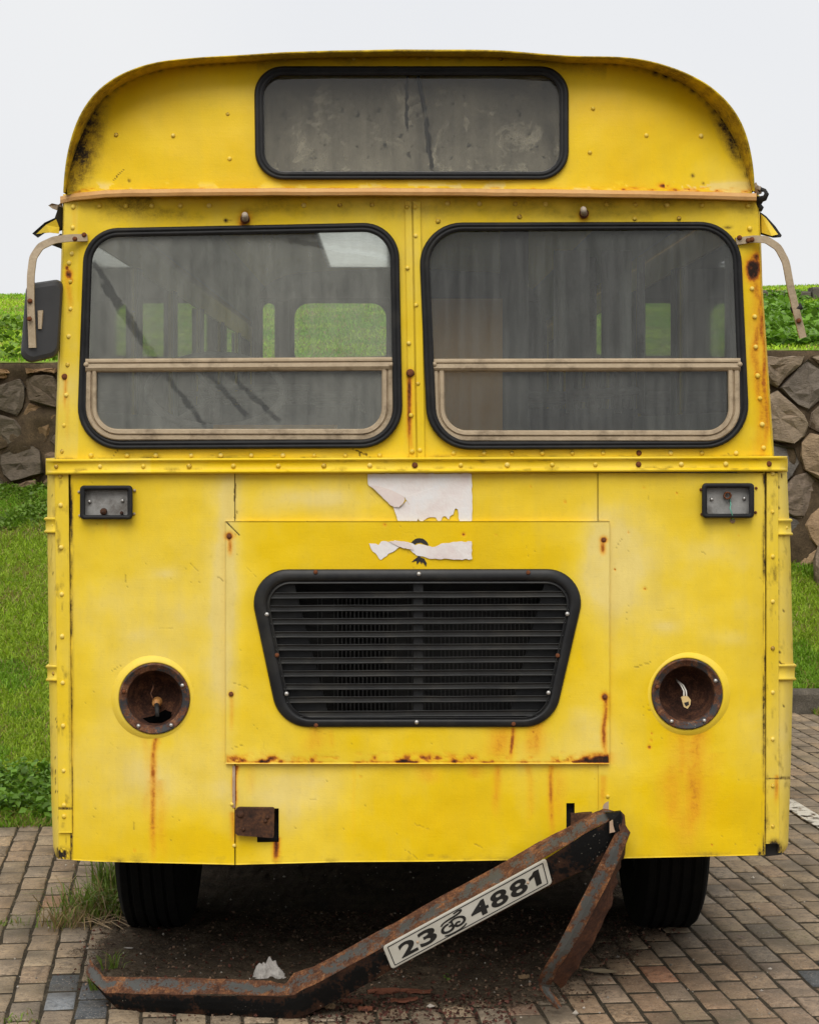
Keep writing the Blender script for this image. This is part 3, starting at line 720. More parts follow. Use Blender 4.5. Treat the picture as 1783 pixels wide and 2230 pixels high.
leaves('edge_ground_cover', P, 0.042, t, 13, 'dark leafy ground cover where the bank meets the paving', 'ground cover')
P = leaf_cloud(9000, -4, -1.6, 8.3, 9.55, bank_z, 0.10, r, 0.35, 3.0); t = np.array([[0.15, 0.25, 0.035]]) * r.uniform(0.5, 1.3, len(P))[:, None]
leaves('wall_foot_cover', P, 0.038, t, 14, 'leafy weeds along the foot of the stone wall', 'ground cover')

# ================================================================== THE BUS
bus = thing('bus', 'weathered yellow bus with empty headlamp sockets and rust streaks parked on brick paving', 'bus', (BUSX, 0.0, 0.0))

def yb(px):
    """how far the curved front lies behind its middle"""
    px = np.asarray(px, float); d = np.abs(px - 906)
    return 0.032 * ((px - 906) / 806) ** 2 + 0.07 * np.clip((d - 660) / 146, 0, 1.3) ** 2
def roundpoly(C, n=10):
    """C: corners (x, y, radius) clockwise on the photo -> points"""
    out = []; m = len(C)
    for i in range(m):
        p = np.array(C[i][:2], float); a = np.array(C[i - 1][:2], float); b = np.array(C[(i + 1) % m][:2], float); r = C[i][2]
        u = (a - p) / np.linalg.norm(a - p); v = (b - p) / np.linalg.norm(b - p)
        th = math.acos(np.clip(u @ v, -1, 1)); t = r / math.tan(th / 2); bis = (u + v) / np.linalg.norm(u + v)
        c = p + bis * (r / math.sin(th / 2)); s = p + u * t - c; e = p + v * t - c
        a0 = math.atan2(s[1], s[0]); a1 = math.atan2(e[1], e[0]); da = (a1 - a0 + math.pi) % (2 * math.pi) - math.pi
        for k in range(n):
            q = a0 + da * k / (n - 1); out.append((c[0] + r * math.cos(q), c[1] + r * math.sin(q)))
    return np.array(out)
def ring(name, outer, inner, prof, mat, parent, smooth=True, yfun=yb):
    """frame swept between two closed outlines; prof = (t from outer to inner, depth offset)"""
    n = len(outer); V = []; 
    for t, dy in prof:
        P = outer * (1 - t) + inner * t; y = yfun(P[:, 0]) + dy; x, _, z = W(P[:, 0], P[:, 1], y); V.append(np.c_[x, y, z])
    V = np.vstack(V); F = []
    for a in range(len(prof) - 1):
        i = np.arange(n); j = (i + 1) % n; F.append(np.c_[a * n + i, a * n + j, a * n + n + j, a * n + n + i])
    return part(name, V, np.vstack(F), mat, parent, smooth)
def pane(name, P, dy, mat, parent, yfun=yb, th=0.005):
    y = yfun(P[:, 0]) * 0 + float(np.mean(yfun(P[:, 0]))) + dy
    x, _, z = W(P[:, 0], P[:, 1], y); pts = [(x[i], y[i], z[i]) for i in range(len(P))]
    n = len(P); V = pts + [(a, b + th, c) for a, b, c in pts]
    return part(name, V, [tuple(range(n))], mat, parent)

def streak(px, py, x, y0, y1, w, amp, seed=1):
    wob = (vnoise(py / 55, py * 0 + seed, seed) - 0.5) * w * 1.2
    g = np.exp(-((px - x - wob) / w) ** 2)
    return amp * g * sstep(y0 - 5, y0 + 2, py) * (1 - sstep(y0 + (y1 - y0) * 0.5, y1 + (y1 - y0) * 0.15, py)) * (0.65 + 0.7 * fbm(px / 9, py / 45, seed + 3))
def spot(px, py, x, y, rx, ry, amp):
    return amp * np.exp(-(((px - x) / rx) ** 2 + ((py - y) / ry) ** 2))
def segm(px, py, x0, y0, x1, y1, w, amp, seed=3):
    ex, ey = x1 - x0, y1 - y0; L2 = ex * ex + ey * ey
    t = np.clip(((px - x0) * ex + (py - y0) * ey) / L2, 0, 1)
    wob = (vnoise(t * math.sqrt(L2) / 9, t * 0 + seed, seed) - 0.5) * w * 3
    d = np.hypot(px - x0 - t * ex + wob, py - y0 - t * ey + wob * 0.5)
    return amp * (d < w)

def wear_fade(px, py):
    f = 0.54 + 0.34 * (fbm(px / 230, py / 150, 3) - 0.5) + 0.25 * (fbm(px / 60, py / 60, 8) - 0.5)
    f += spot(px, py, 330, 1420, 190, 260, 0.16) + spot(px, py, 330, 1700, 200, 90, 0.32) - spot(px, py, 420, 1830, 130, 60, 0.35) - spot(px, py, 230, 1080, 150, 50, 0.15)
    f += spot(px, py, 1370, 1220, 70, 110, 0.4) + spot(px, py, 620, 1730, 120, 70, 0.42) - spot(px, py, 1000, 1780, 230, 90, 0.42) - spot(px, py, 880, 1300, 330, 280, 0.48) * ((px > 491) & (px < 1327) & (py > 1135) & (py < 1664))
    f += spot(px, py, 500, 1200, 30, 250, 0.45) + spot(px, py, 1300, 1240, 50, 120, 0.5) + spot(px, py, 1290, 1590, 70, 70, 0.4)
    f += spot(px, py, 690, 1085, 120, 30, 0.45) + spot(px, py, 480, 1420, 30, 260, 0.3) - spot(px, py, 1560, 1760, 160, 110, 0.4) - spot(px, py, 1440, 1560, 120, 70, 0.25)
    f += spot(px, py, 1450, 1365, 30, 16, 0.35) + spot(px, py, 1600, 1390, 45, 18, 0.3) + spot(px, py, 360, 1250, 30, 12, 0.3) + spot(px, py, 1550, 1200, 60, 30, 0.3)
    return f
def wear_lower(px, py, edges=None):
    r = px * 0.0
    for a in ((337, 1604, 1900, 8, 0.46), (323, 1610, 1830, 12, 0.16), (350, 1700, 1885, 16, 0.2), (1478, 1590, 1900, 34, 0.26), (1508, 1588, 1880, 26, 0.34), (1540, 1640, 1860, 26, 0.14),
              (1100, 1585, 1664, 34, 0.32), (1114, 1585, 1664, 6, 0.5), (1172, 1575, 1664, 24, 0.30), (690, 1585, 1650, 26, 0.20), (720, 1590, 1640, 8, 0.16),
              (499, 1172, 1215, 6, 0.45), (1314, 1182, 1212, 7, 0.45), (1317, 1522, 1668, 7, 0.50), (1318, 1640, 1668, 26, 0.4), (503, 1516, 1600, 5, 0.30),
              (1085, 1668, 1790, 10, 0.30), (1150, 1668, 1800, 9, 0.22), (1200, 1668, 1850, 8, 0.40), (1211, 1668, 1830, 22, 0.18), (930, 1668, 1712, 26, 0.22), (1030, 1668, 1702, 20, 0.2), (772, 1668, 1860, 6, 0.10),
              (513, 1668, 1770, 6, 0.65), (598, 1825, 1884, 8, 0.7), (508, 1770, 1850, 8, 0.35), (1312, 1690, 1770, 8, 0.3), (230, 1128, 1170, 5, 0.12), (552, 1668, 1740, 12, 0.12)):
        r = np.maximum(r, streak(px, py, *a, seed=int(a[0]) % 97))
    r = np.clip(r * 1.3, 0, 0.85)
    for a in ((499, 1168, 9, 9, 1.0), (1314, 1176, 8, 8, 1.0), (1317, 1518, 9, 10, 1.0), (503, 1512, 7, 7, 0.6)): r = np.maximum(r, spot(px, py, *a))
    # blistered rust along the bonnet's lower edge
    inb = (px > 491) & (px < 1327) & (py < 1664) & (py > 1135)
    e = sstep(1630, 1662, py) * inb
    nn = fbm(px / 17, py / 11, 14, 4)
    k = 0.35 + 0.45 * sstep(1180, 1310, px) + 0.25 * np.exp(-((px - 590) / 40) ** 2) + 0.2 * np.exp(-((px - 920) / 70) ** 2) + 0.2 * np.exp(-((px - 505) / 20) ** 2)
    r = np.maximum(r, np.clip(e * (nn + k - 0.86) * 2.8, 0, 1.0)); r = np.maximum(r, np.clip(sstep(1655, 1663, py) * inb * (nn * 1.7 - 0.28 + 0.3 * (k - 0.35)), 0, 0.95))
    d = px * 0.0
    bottom = sstep(1850, 1884, py) * np.clip(fbm(px / 40, py / 25, 18) * 2.2 - 0.95, 0, 1) * 0.75; d = np.maximum(d, bottom)
    sp = (fbm(px / 4, py / 4, 23, 3) > 0.84) * (fbm(px / 90, py / 90, 26) > 0.60) * 0.35; d = np.maximum(d, sp)
    # the bonnet's upper edge and the seams gather dirt
    d = np.maximum(d, np.exp(-((py - 1134) / 3.0) ** 2) * inb * np.clip(fbm(px / 25, py / 9, 29) * 2.2 - 0.7, 0, 0.8))
    for x, y0, y1 in ((154, 1030, 1880), (1665, 1030, 1880)):
        d = np.maximum(d, np.exp(-((px - x) / 5.0) ** 2) * np.clip(fbm(px / 6, py / 40, 33) * 2.4 - 0.55, 0, 1) * (py > y0))
    for a in ((492, 1137, 522, 1166, 1.6, 0.9), (513, 1050, 511, 1092, 1.3, 0.7), (518, 1108, 511, 1130, 1.3, 0.6)): d = np.maximum(d, segm(px, py, *a))
    rsx = random.Random(44)
    for _ in range(46):
        xa_, ya_ = rsx.uniform(165, 1650), rsx.uniform(1045, 1870); an_ = rsx.choice([0.1, 1.5, 0.7, 2.6]) + rsx.gauss(0, 0.3); L_ = rsx.uniform(8, 46); w_ = rsx.uniform(0.9, 1.6); am_ = rsx.uniform(0.12, 0.45)
        if px.min() - 50 < xa_ < px.max() + 50: d = np.maximum(d, segm(px, py, xa_, ya_, xa_ + L_ * math.cos(an_), ya_ + L_ * math.sin(an_), w_, am_))
    for _ in range(40):
        xa_, ya_ = rsx.uniform(165, 1650), rsx.uniform(1045, 1870); s_ = rsx.uniform(1.8, 4.5); r = np.maximum(r, spot(px, py, xa_, ya_, s_, s_ * rsx.uniform(0.7, 1.6), rsx.uniform(0.3, 0.95)))
    for a in ((560, 1885, 26, 6, 0.5), (1655, 1866, 6, 18, 0.9), (1300, 1868, 40, 8, 0.35), (1540, 1862, 50, 7, 0.4), (937, 1864, 9, 3, 0.4), (970, 1867, 16, 6, 0.3)): d = np.maximum(d, spot(px, py, *a))
    return np.clip(r, 0, 1), np.clip(wear_fade(px, py), 0, 1), np.clip(d, 0, 1)
def wear_upper(px, py):
    r = px * 0.0
    for a in ((1650, 590, 1060, 16, 0.50), (1640, 610, 900, 10, 0.25), (1664, 640, 1080, 10, 0.55), (893, 812, 1000, 6, 0.75), (900, 812, 960, 12, 0.2), (143, 822, 900, 4, 0.5), (150, 590, 700, 8, 0.35),
              (534, 470, 500, 12, 0.6), (1271, 468, 490, 10, 0.3), (148, 860, 980, 5, 0.2), (1648, 690, 760, 5, 0.4), (1652, 820, 900, 5, 0.4), (160, 455, 500, 6, 0.2)): r = np.maximum(r, streak(px, py, *a, seed=int(a[0]) % 89))
    for a in ((1640, 586, 17, 27, 1.3), (1646, 560, 9, 18, 0.8), (150, 597, 8, 11, 1.0), (146, 583, 5, 6, 0.8), (155, 610, 5, 7, 0.6), (534, 474, 13, 15, 0.9), (1270, 470, 11, 12, 0.7), (893, 812, 8, 8, 0.9), (140, 820, 6, 6, 0.9)): r = np.maximum(r, spot(px, py, *a) * (0.7 + 0.7 * fbm(px / 6, py / 6, 31)))
    d = sstep(505, 445, py) * np.clip(fbm(px / 60, py / 40, 37) * 1.5 - 0.45, 0, 0.42) * (0.55 + 0.65 * np.exp(-((px - 380) / 190) ** 2) + 0.25 * np.exp(-((px - 1350) / 250) ** 2))
    d = np.maximum(d, sstep(985, 998, py) * np.clip(fbm(px / 30, py / 8, 39) * 2 - 0.85, 0, 0.5))
    for a in ((492, 480, 5, 5, 1.0), (500, 480, 7, 2, 0.5), (1585, 495, 10, 4, 0.7), (1245, 472, 10, 5, 0.4)): d = np.maximum(d, spot(px, py, *a))
    for a in ((258, 975, 244, 1000, 1.2, 0.7), (768, 978, 800, 990, 1.3, 0.8), (780, 975, 786, 1000, 1.2, 0.7), (790, 988, 812, 1000, 1.2, 0.6), (1582, 970, 1586, 990, 1.0, 0.6)): d = np.maximum(d, segm(px, py, *a))
    f = 0.45 + 0.45 * (fbm(px / 150, py / 120, 41) - 0.5) + 0.2 * (px < 170) + spot(px, py, 905, 600, 25, 200, 0.12)
    return np.clip(r, 0, 1), np.clip(f, 0, 1), np.clip(d, 0, 1)

STEP = 3.6
def panel(name, x0, x1, top, bot, yoff, wear, holes=(), parent=None, left=None, right=None, lip=0.010, yfun=None, step=STEP, dents=0.0034):
    """sheet-metal panel on a fine grid; x0..x1, top(px)..bot(px) in photo pixels"""
    parent = parent or bus
    topf = top if callable(top) else (lambda p: p * 0 + top); botf = bot if callable(bot) else (lambda p: p * 0 + bot)
    n = max(2, int((x1 - x0) / step)); xm = np.linspace(x0, x1, n)
    m = max(2, int(np.max(botf(xm) - topf(xm)) / step)); v = np.linspace(0, 1, m)
    PX, T = np.meshgrid(xm, v, indexing='ij'); PY = topf(PX) + (botf(PX) - topf(PX)) * T
    if left is not None:
        L, R = left(PY), right(PY); PX = L + (R - L) * ((PX - x0) / (x1 - x0))
    yf = yfun or (lambda a, b: yb(a))
    Yd = yf(PX, PY) + yoff + dents * 2.6 * (fbm(PX / 130, PY / 130, 47, 2) - 0.5) + dents * 0.5 * (vnoise(PX / 34, PY / 34, 48) - 0.5)
    r, f, d = wear(PX, PY)
    X, _, Z = W(PX, PY, Yd)
    F = grid_faces(n, m); cx = PX.ravel()[F].mean(1); cy = PY.ravel()[F].mean(1); keep = np.ones(len(F), bool)
    for h in holes: keep &= ~h(cx, cy)
    V = np.c_[X.ravel(), Yd.ravel(), Z.ravel()]; C = np.c_[r.ravel(), f.ravel(), d.ravel(), np.ones(r.size)]
    F = F[keep]
    if lip:                                                # folded edge all round so the sheet has thickness
        idx = np.arange(n * m).reshape(n, m)
        loop = np.r_[idx[:, 0], idx[-1, 1:], idx[-2::-1, -1], idx[0, -2:0:-1]]
        b0 = len(V); V = np.vstack([V, V[loop] + np.array([0, lip, 0])]); C = np.vstack([C, C[loop]])
        k = np.arange(len(loop)); kk = (k + 1) % len(loop)
        F = np.vstack([F, np.c_[loop[k], loop[kk], b0 + kk, b0 + k]])
    return part(name, V, F, M['yellow'], parent, True, {'wear': C})
def circ(x, y, r): return lambda a, b: (a - x) ** 2 + (b - y) ** 2 < r * r
def inpoly(P): return lambda a, b: sdist(a, b, P) > 0

# outlines
bottom_px = lambda p: np.interp(p, [100, 130, 210, 515, 745, 930, 1355, 1665, 1715], [1868, 1872, 1877, 1884, 1878, 1877, 1870, 1863, 1856])
HL = [(337, 1521, 78), (1495, 1511, 78)]
GR_O = roundpoly([(535, 1240, 74), (1284, 1239, 74), (1204, 1584, 80), (608, 1584, 80)], 14)
GR_I = roundpoly([(577, 1272, 46), (1245, 1271, 46), (1183, 1562, 56), (636, 1562, 56)], 14)
holes = [circ(*HL[0][:2], 64), circ(*HL[1][:2], 64)]
slot_l = lambda a, b: (a > 560) & (a < 607) & (b > 1762) & (b < 1834)
slot_r = lambda a, b: (a > 1234) & (a < 1251) & (b > 1750) & (b < 1810)
p_left = panel('front_panel', 153, 510.6, 1030, bottom_px, 0.0, wear_lower, [holes[0]])
p_right = panel('front_panel', 1302.2, 1666, 1030, bottom_px, 0.0, wear_lower, [holes[1]])
p_top = panel('front_panel', 512.2, 1300.6, 1030, 1140, 0.004, wear_lower)
p_bot = panel('front_panel', 513, 1316, 1655, bottom_px, 0.003, wear_lower, [slot_l, slot_r])
bonnet = panel('bonnet_panel', 491, 1327, 1135, 1664, -0.016, wear_lower, [inpoly(GR_I * 0.6 + GR_O * 0.4)], lip=0.020)
tag(bonnet, 'raised bonnet panel with rust blistered lower edge')
for (xa, xb, ya, yb_) in ((503, 518, 1030, 1150), (1294, 1310, 1030, 1150), (505, 526, 1660, 1882), (1308, 1326, 1660, 1872)):
    yy = float(yb((xa + xb) / 2)) + 0.014
    p0 = W(xa, ya, yy); p1 = W(xb, yb_, yy); MB().box(p0[0], p1[0], yy, yy + 0.004, p1[2], p0[2]).build('seam_backing', M['seam'], bus)  # strip added behind each gap to stop light showing through
def lap_strip(xa, xb, ya, yb_, dy, mat):               # bare metal lapping strip
    yy = float(yb((xa + xb) / 2)) + dy; p0 = W(xa, ya, yy); p1 = W(xb, yb_, yy)
    return MB().box(p0[0], p1[0], yy, yy + 0.004, p1[2], p0[2]).build('lap_strip', mat, bus)
M['bare'] = simple('bare_pinkish_metal', (0.36, 0.24, 0.16), (0.46, 0.33, 0.22), 0.5, 20, dirt=(0.25, 0.10, 0.03))
lap_strip(1311, 1325, 1668, 1764, 0.0005, M['bare']); lap_strip(506, 512, 1668, 1760, -0.0035, M['bare'])

# corner cover strips, rounded corners, bands
def wear_strip(px, py):
    r = px * 0; d = np.clip(fbm(px / 8, py / 30, 53) * 2 - 1.15, 0, 0.5); f = 0.62 + 0.4 * (fbm(px / 90, py / 130, 57) - 0.5)
    d = np.maximum(d, spot(px, py, 152, 1560, 3, 200, 0.4)); d = np.maximum(d, spot(px, py, 136, 1862, 14, 14, 1.2) * (fbm(px / 9, py / 9, 59) > 0.42)); d = np.maximum(d, spot(px, py, 1686, 1848, 14, 16, 1.6))
    d = np.maximum(d, (np.abs(py - 1765 + 4) < 2) * (px < 200) * 0.7); d = np.maximum(d, (np.abs(py - 1697) < 2) * (px > 1600) * 0.7)
    r = np.maximum(r, streak(px, py, 1690, 1690, 1760, 5, 0.5))
    return r, np.clip(f, 0, 1), np.clip(d, 0, 1)
sl_l = lambda PY: np.interp(PY, [1030, 1880], [119, 128]); sl_r = lambda PY: np.interp(PY, [1030, 1880], [149, 158])
strip_l = panel('cover_strip', 120, 150, 1030, 1814, -0.007, wear_strip, left=sl_l, right=sl_r, step=3, dents=0.001)
low_l = panel('corner_patch', 120, 158, 1808, bottom_px, 0.006, wear_strip, left=sl_l, right=lambda p: sl_r(p) + 6, step=3, dents=0.001)
strip_r = panel('cover_strip', 1668, 1695, 1030, 1838, -0.007, wear_strip, left=lambda p: np.interp(p, [1030, 1880], [1669, 1667]), right=lambda p: np.interp(p, [1030, 1880], [1694, 1696]), step=3, dents=0.001)
MB().prism([W(1665, 1836, 0.105), W(1700, 1836, 0.115), W(1702, 1862, 0.115), W(1665, 1866, 0.105)], (0, 0.05, 0)).build('rotted_corner', M['dark'], bus)
L_out = lambda py: np.interp(py, [1028, 1150, 1500, 1750, 1845, 1866, 1872], [103, 103, 107, 112, 116, 122, 128])
R_out = lambda py: np.interp(py, [1020, 1200, 1450, 1650, 1840, 1856, 1860], [1713, 1721, 1727, 1722, 1716, 1708, 1700])
def corner(name, inner, outer, y_start, rad, top, bot, seed):
    pys = np.linspace(top, bot, 150); ts = np.linspace(0, 1, 12)
    V = []; C = []
    for t in ts:
        a = t * math.pi / 2; y = y_start + rad * (1 - math.cos(a))
        px = inner(pys) + (outer(pys) - inner(pys)) * math.sin(a)
        x, _, z = W(px, pys, y); V.append(np.c_[x, x * 0 + y, z])
        r, f, d = wear_strip(px, pys); d = np.maximum(d, 0.8 * (fbm(pys / 14, pys * 0 + t * 3, seed) > 0.70) * (t < 0.35)); C.append(np.c_[r, f + 0.18, d, r * 0 + 1])
    x, _, z = V[-1].T; V.append(np.c_[x, x * 0 + 0.9, z]); C.append(C[-1])
    return part(name, np.vstack(V), grid_faces(len(V), len(pys)), M['yellow'], bus, True, {'wear': np.vstack(C)})
corner('corner_panel', lambda p: sl_l(p) + 2, L_out, 0.10, 0.11, 1028, 1871, 3)
corner('corner_panel', lambda p: p * 0 + 1693, R_out, 0.098, 0.11, 1022, 1858, 4)
def band(py0, py1, left):
    inner, outer = ((lambda p: sl_l(p) + 1), L_out) if left else ((lambda p: p * 0 + 1694), R_out)
    pys = np.array([py0, py0, py0 + 2, py0 + 5, py0 + 7, py1 - 7, py1 - 5, py1 - 2, py1, py1]); off = np.array([0, 0.009, 0.013, 0.012, 0.006, 0.006, 0.012, 0.013, 0.009, 0]) + 0.001
    V = []
    for t in np.linspace(0, 1, 10):
        a = t * math.pi / 2; y = 0.098 + 0.11 * (1 - math.cos(a)) - off * math.cos(a)
        sgn = -1 if left else 1
        px = inner(pys) + (outer(pys) - inner(pys)) * math.sin(a) + sgn * off * 520 * math.sin(a)
        x, _, z = W(px, pys, y); V.append(np.c_[x, y, z])
    V.append(V[-1] + np.array([0, 0.25, 0]))
    o = part('corner_band', np.vstack(V), grid_faces(len(V), len(pys)), M['yellow'], bus, True)
    return o
bands = [band(1127, 1161, True), band(1449, 1484, True), band(1130, 1166, False), band(1447, 1482, False)]

# waist rail
def wear_rail(px, py):
    d = np.clip(fbm(px / 35, py / 5, 63) * 2.0 - 1.2, 0, 0.4) * (np.abs(py - 1004) < 3.5) + np.clip(fbm(px / 25, py / 5, 64) * 2.0 - 1.05, 0, 0.45) * (np.abs(py - 1024) < 2.5)
    return px * 0, np.clip(0.36 + 0.7 * (fbm(px / 130, py / 60, 65) - 0.5) + 0.25 * (px < 330), 0, 1), np.clip(d, 0, 1)
pxs = np.r_[np.linspace(100, 118, 8), np.linspace(122, 1692, 430), np.linspace(1696, 1714, 8)]
prof = [(998, 0.004), (998, -0.026), (1000, -0.031), (1003, -0.031), (1005.5, -0.024), (1007, -0.021), (1014, -0.021), (1022.5, -0.021), (1024.5, -0.024), (1026, -0.031), (1029, -0.031), (1031.5, -0.026), (1032, 0.004)]
V = []; C = []
for py, dy in prof:
    e = np.where(pxs < 120, (120 - pxs) / 20, np.where(pxs > 1694, (pxs - 1694) / 20, 0)); PYr = py + np.interp(pxs, [100, 300, 1714], [2, 0, -5]); y = yb(pxs) + dy + 0.10 * (1 - np.sqrt(np.clip(1 - np.clip(e, 0, 1) ** 2, 0, 1)))
    x, _, z = W(pxs, PYr, y); V.append(np.c_[x, y, z]); r, f, d = wear_rail(pxs, PYr * 0 + py); C.append(np.c_[r, f, d, r * 0 + 1])
V = np.array(V); ends = []
rail = part('waist_rail', V.reshape(-1, 3), grid_faces(len(prof), len(pxs)), M['yellow'], bus, True, {'wear': np.array(C).reshape(-1, 4)})
for sx, px in ((-1, 102), (1, 1712)):
    x0, _, z0 = W(px, 1032 - (5 if sx > 0 else -2), 0.2); z1 = W(px, 998, 0.2)[2]
    MB().box(min(x0, x0 - sx * 0.03), max(x0, x0 - sx * 0.03), 0.18, 8.6, z0, z1).build('side_rail', M['yellow'], bus)

# windscreen surround
WL_O = roundpoly([(183, 497, 78), (868, 483, 78), (878, 976, 92), (166, 980, 92)], 12); WL_I = roundpoly([(202, 516, 60), (849, 503, 60), (857, 957, 72), (188, 960, 72)], 12)
WR_O = roundpoly([(910, 484, 92), (1611, 482, 92), (1634, 977, 96), (931, 980, 96)], 12); WR_I = roundpoly([(932, 502, 74), (1593, 500, 74), (1611, 959, 76), (952, 961, 76)], 12)
sL = lambda p: np.interp(p, [425, 600, 1000], [141, 136, 123]); sR = lambda p: np.interp(p, [425, 620, 1000], [1650, 1656, 1682])
midL, midR = WL_O * 0.5 + WL_I * 0.5, WR_O * 0.5 + WR_I * 0.5
surround = panel('windscreen_surround', 130, 1665, 425, 1003, 0.006, wear_upper, [inpoly(midL), inpoly(midR)], left=sL, right=sR)
for px0, px1 in ((879, 900), (897, 919)):
    s_ = 1 if px0 > 890 else 0
    panel('pillar_strip', px0, px1, 438, 1000, -0.001 - 0.0025 * s_, wear_upper, left=lambda p, a=px0: np.interp(p, [438, 1000], [a + 2, a + 12]), right=lambda p, a=px1: np.interp(p, [438, 1000], [a - 4, a + 6]), step=3, dents=0.0, lip=0.006)
for left in (True, False):                              # rounded upper corners running back to the sides
    pys = np.linspace(425, 1003, 60); V = []; C = []
    for t in np.linspace(0, 1, 8):
        a = t * math.pi / 2; e = sL(pys) if left else sR(pys); y0 = yb(e) + 0.004; y = y0 + 0.10 * (1 - math.cos(a)); px = e + (-4 if left else 4) * math.sin(a)
        x, _, z = W(px, pys, y); V.append(np.c_[x, y, z]); r, f, d = wear_upper(e, pys); C.append(np.c_[r * 0.6, f, d, r * 0 + 1])
    V.append(V[-1] + np.array([0, 0.30, 0])); C.append(C[-1])
    part('corner_pillar', np.vstack(V), grid_faces(len(V), len(pys)), M['yellow'], bus, True, {'wear': np.vstack(C)})

RUB = [(0.0, 0.006), (0.0, -0.010), (0.12, -0.019), (0.36, -0.022), (0.46, -0.016), (0.54, -0.016), (0.64, -0.021), (0.88, -0.018), (1.0, -0.009), (1.03, 0.012)]
LINES = []
for a in ((196, 560, 345, 790), (215, 610, 330, 780), (357, 812, 450, 935), (452, 812, 542, 912), (497, 812, 612, 922), (620, 520, 880, 565)):
    p, q = W(a[0], a[1], 0), W(a[2], a[3], 0); LINES.append((p[0] - BUSX, p[2], q[0] - BUSX, q[2], 0.010))
M['glass_l'] = make_glass('dusty_windscreen_near_driver', 0.32, (0.38, 0.385, 0.34), LINES, blur=0.8, wiped=0.42)
M['glass_r'] = make_glass('dusty_windscreen_passenger', 0.23, (0.21, 0.215, 0.20), blur=0.85, streaks=2.6)
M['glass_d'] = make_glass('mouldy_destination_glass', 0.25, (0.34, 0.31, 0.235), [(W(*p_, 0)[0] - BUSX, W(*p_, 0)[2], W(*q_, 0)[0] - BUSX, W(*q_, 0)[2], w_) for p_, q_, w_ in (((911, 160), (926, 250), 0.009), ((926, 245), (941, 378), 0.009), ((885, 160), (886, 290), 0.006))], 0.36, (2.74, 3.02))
M['glass_s'] = make_glass('side_window_glass', 0.05, (0.5, 0.5, 0.45))
def windscreen(O, I, glass, bar, low, name):
    yb_flat = lambda p: np.asarray(p) * 0 + float(np.mean(yb(O[:, 0]))) * 0 + yb(p)
    rub = ring('rubber_seal', O, I, RUB, M['rubber'], bus)
    up = I.copy(); gl = pane('windscreen', I * 1.0, 0.004, glass, bus)
    # beige lower frame: transom bar and U-shaped sash
    (bx0, bx1, by0, by1) = bar; yc = float(np.mean(yb(O[:, 0])))
    V = []; 
    pf = [(by0, 0.0), (by0 + 1, -0.014), (by0 + 4, -0.020), (by0 + 8, -0.020), (by0 + 9, -0.013), (by0 + 11, -0.013), (by0 + 12, -0.024), (by0 + 20, -0.026), (by1 - 4, -0.020), (by1 - 1, -0.012), (by1, 0.0)]
    for py, dy in pf:
        for px in (bx0, bx1): V.append(W(px, py + (0 if px == bx0 else -4) * (1 if name == 'l' else 0.4), yc + dy))
    n = len(pf); F = [(2 * i, 2 * i + 1, 2 * i + 3, 2 * i + 2) for i in range(n - 1)] + [tuple(range(0, 2 * n, 2)), tuple(range(2 * n - 1, 0, -2))]
    tr = part('transom_bar', V, F, M['beige'], bus)
    for px in (bx0 + 4, bx1 - 4):
        s = MB(); s.lathe([(0.0, -0.029), (0.008, -0.0275), (0.0095, 0.0)], WV(px, (by0 + by1) / 2 - 2, yc), n=10).build('end_cap', M['beige'], tr, True)
    lo, li = low
    sash = ring('sash_frame', lo, li, [(0.0, 0.0), (0.0, -0.012), (0.10, -0.017), (0.40, -0.017), (0.47, -0.011), (0.53, -0.011), (0.60, -0.019), (0.9, -0.018), (1.0, -0.010), (1.0, 0.004)], M['beige'], bus, False, yfun=lambda p: np.asarray(p) * 0 + yc)
    return rub, gl, tr, sash
# the sash is open at the top where the transom bar closes it
def sash_path(x0, x1, y0, y1, r, dx0=0, dx1=0): return roundpoly([(x0, y0, 4), (x1, y0, 4), (x1 + dx1, y1, r), (x0 + dx0, y1, r)], 12)
wl = windscreen(WL_O, WL_I, M['glass_l'], (186, 856, 781, 811), (sash_path(188, 856, 800, 959, 72, -2, 2), sash_path(211, 831, 806, 934, 46, 0, 0)), 'l')
wr = windscreen(WR_O, WR_I, M['glass_r'], (941, 1612, 781, 810), (sash_path(942, 1610, 800, 961, 72, 4, 2), sash_path(968, 1584, 806, 937, 48, 1, 2)), 'r')
# wiper spindles
for px, py in ((534, 472), (1271, 460)):
    y = float(yb(px)); k = MB().tube([WV(px, py + 8, y + 0.01), WV(px, py + 2, y - 0.02), WV(px - 1, py - 5, y - 0.055)], [0.011, 0.0105, 0.0095], 14).build('wiper_spindle', M['knob'], bus, True)
    MB().lathe([(0.0155, 0.0), (0.0155, -0.010), (0.010, -0.014)], WV(px, py + 5, y), n=14).build('spindle_nut', M['rustbolt'], k, True)

# dome above the windscreens
OUT = np.array([(133, 404), (134, 380), (138, 340), (145, 305), (155, 270), (170, 235), (190, 205), (215, 180), (250, 156), (300, 136), (350, 126), (420, 120), (500, 115), (600, 109), (720, 104.5), (860, 103.5), (1000, 103.5), (1060, 105), (1120, 110), (1200, 116.5), (1300, 118.5), (1340, 122), (1380, 130), (1440, 149), (1490, 175), (1530, 210), (1556, 245), (1573, 285), (1583, 330), (1588, 370), (1589, 402)]) * 1.0342
INN = np.array([(140, 398), (143, 376), (150, 345), (160, 312), (172, 282), (188, 250), (206, 222), (228, 196), (260, 170), (305, 148), (355, 137), (425, 129), (500, 123), (600, 117.5), (720, 113), (860, 112), (1000, 112), (1060, 113), (1120, 117), (1200, 124), (1300, 131), (1335, 137), (1372, 147), (1422, 167), (1465, 192), (1500, 224), (1525, 256), (1547, 295), (1564, 336), (1576, 372), (1583, 400)]) * 1.0342
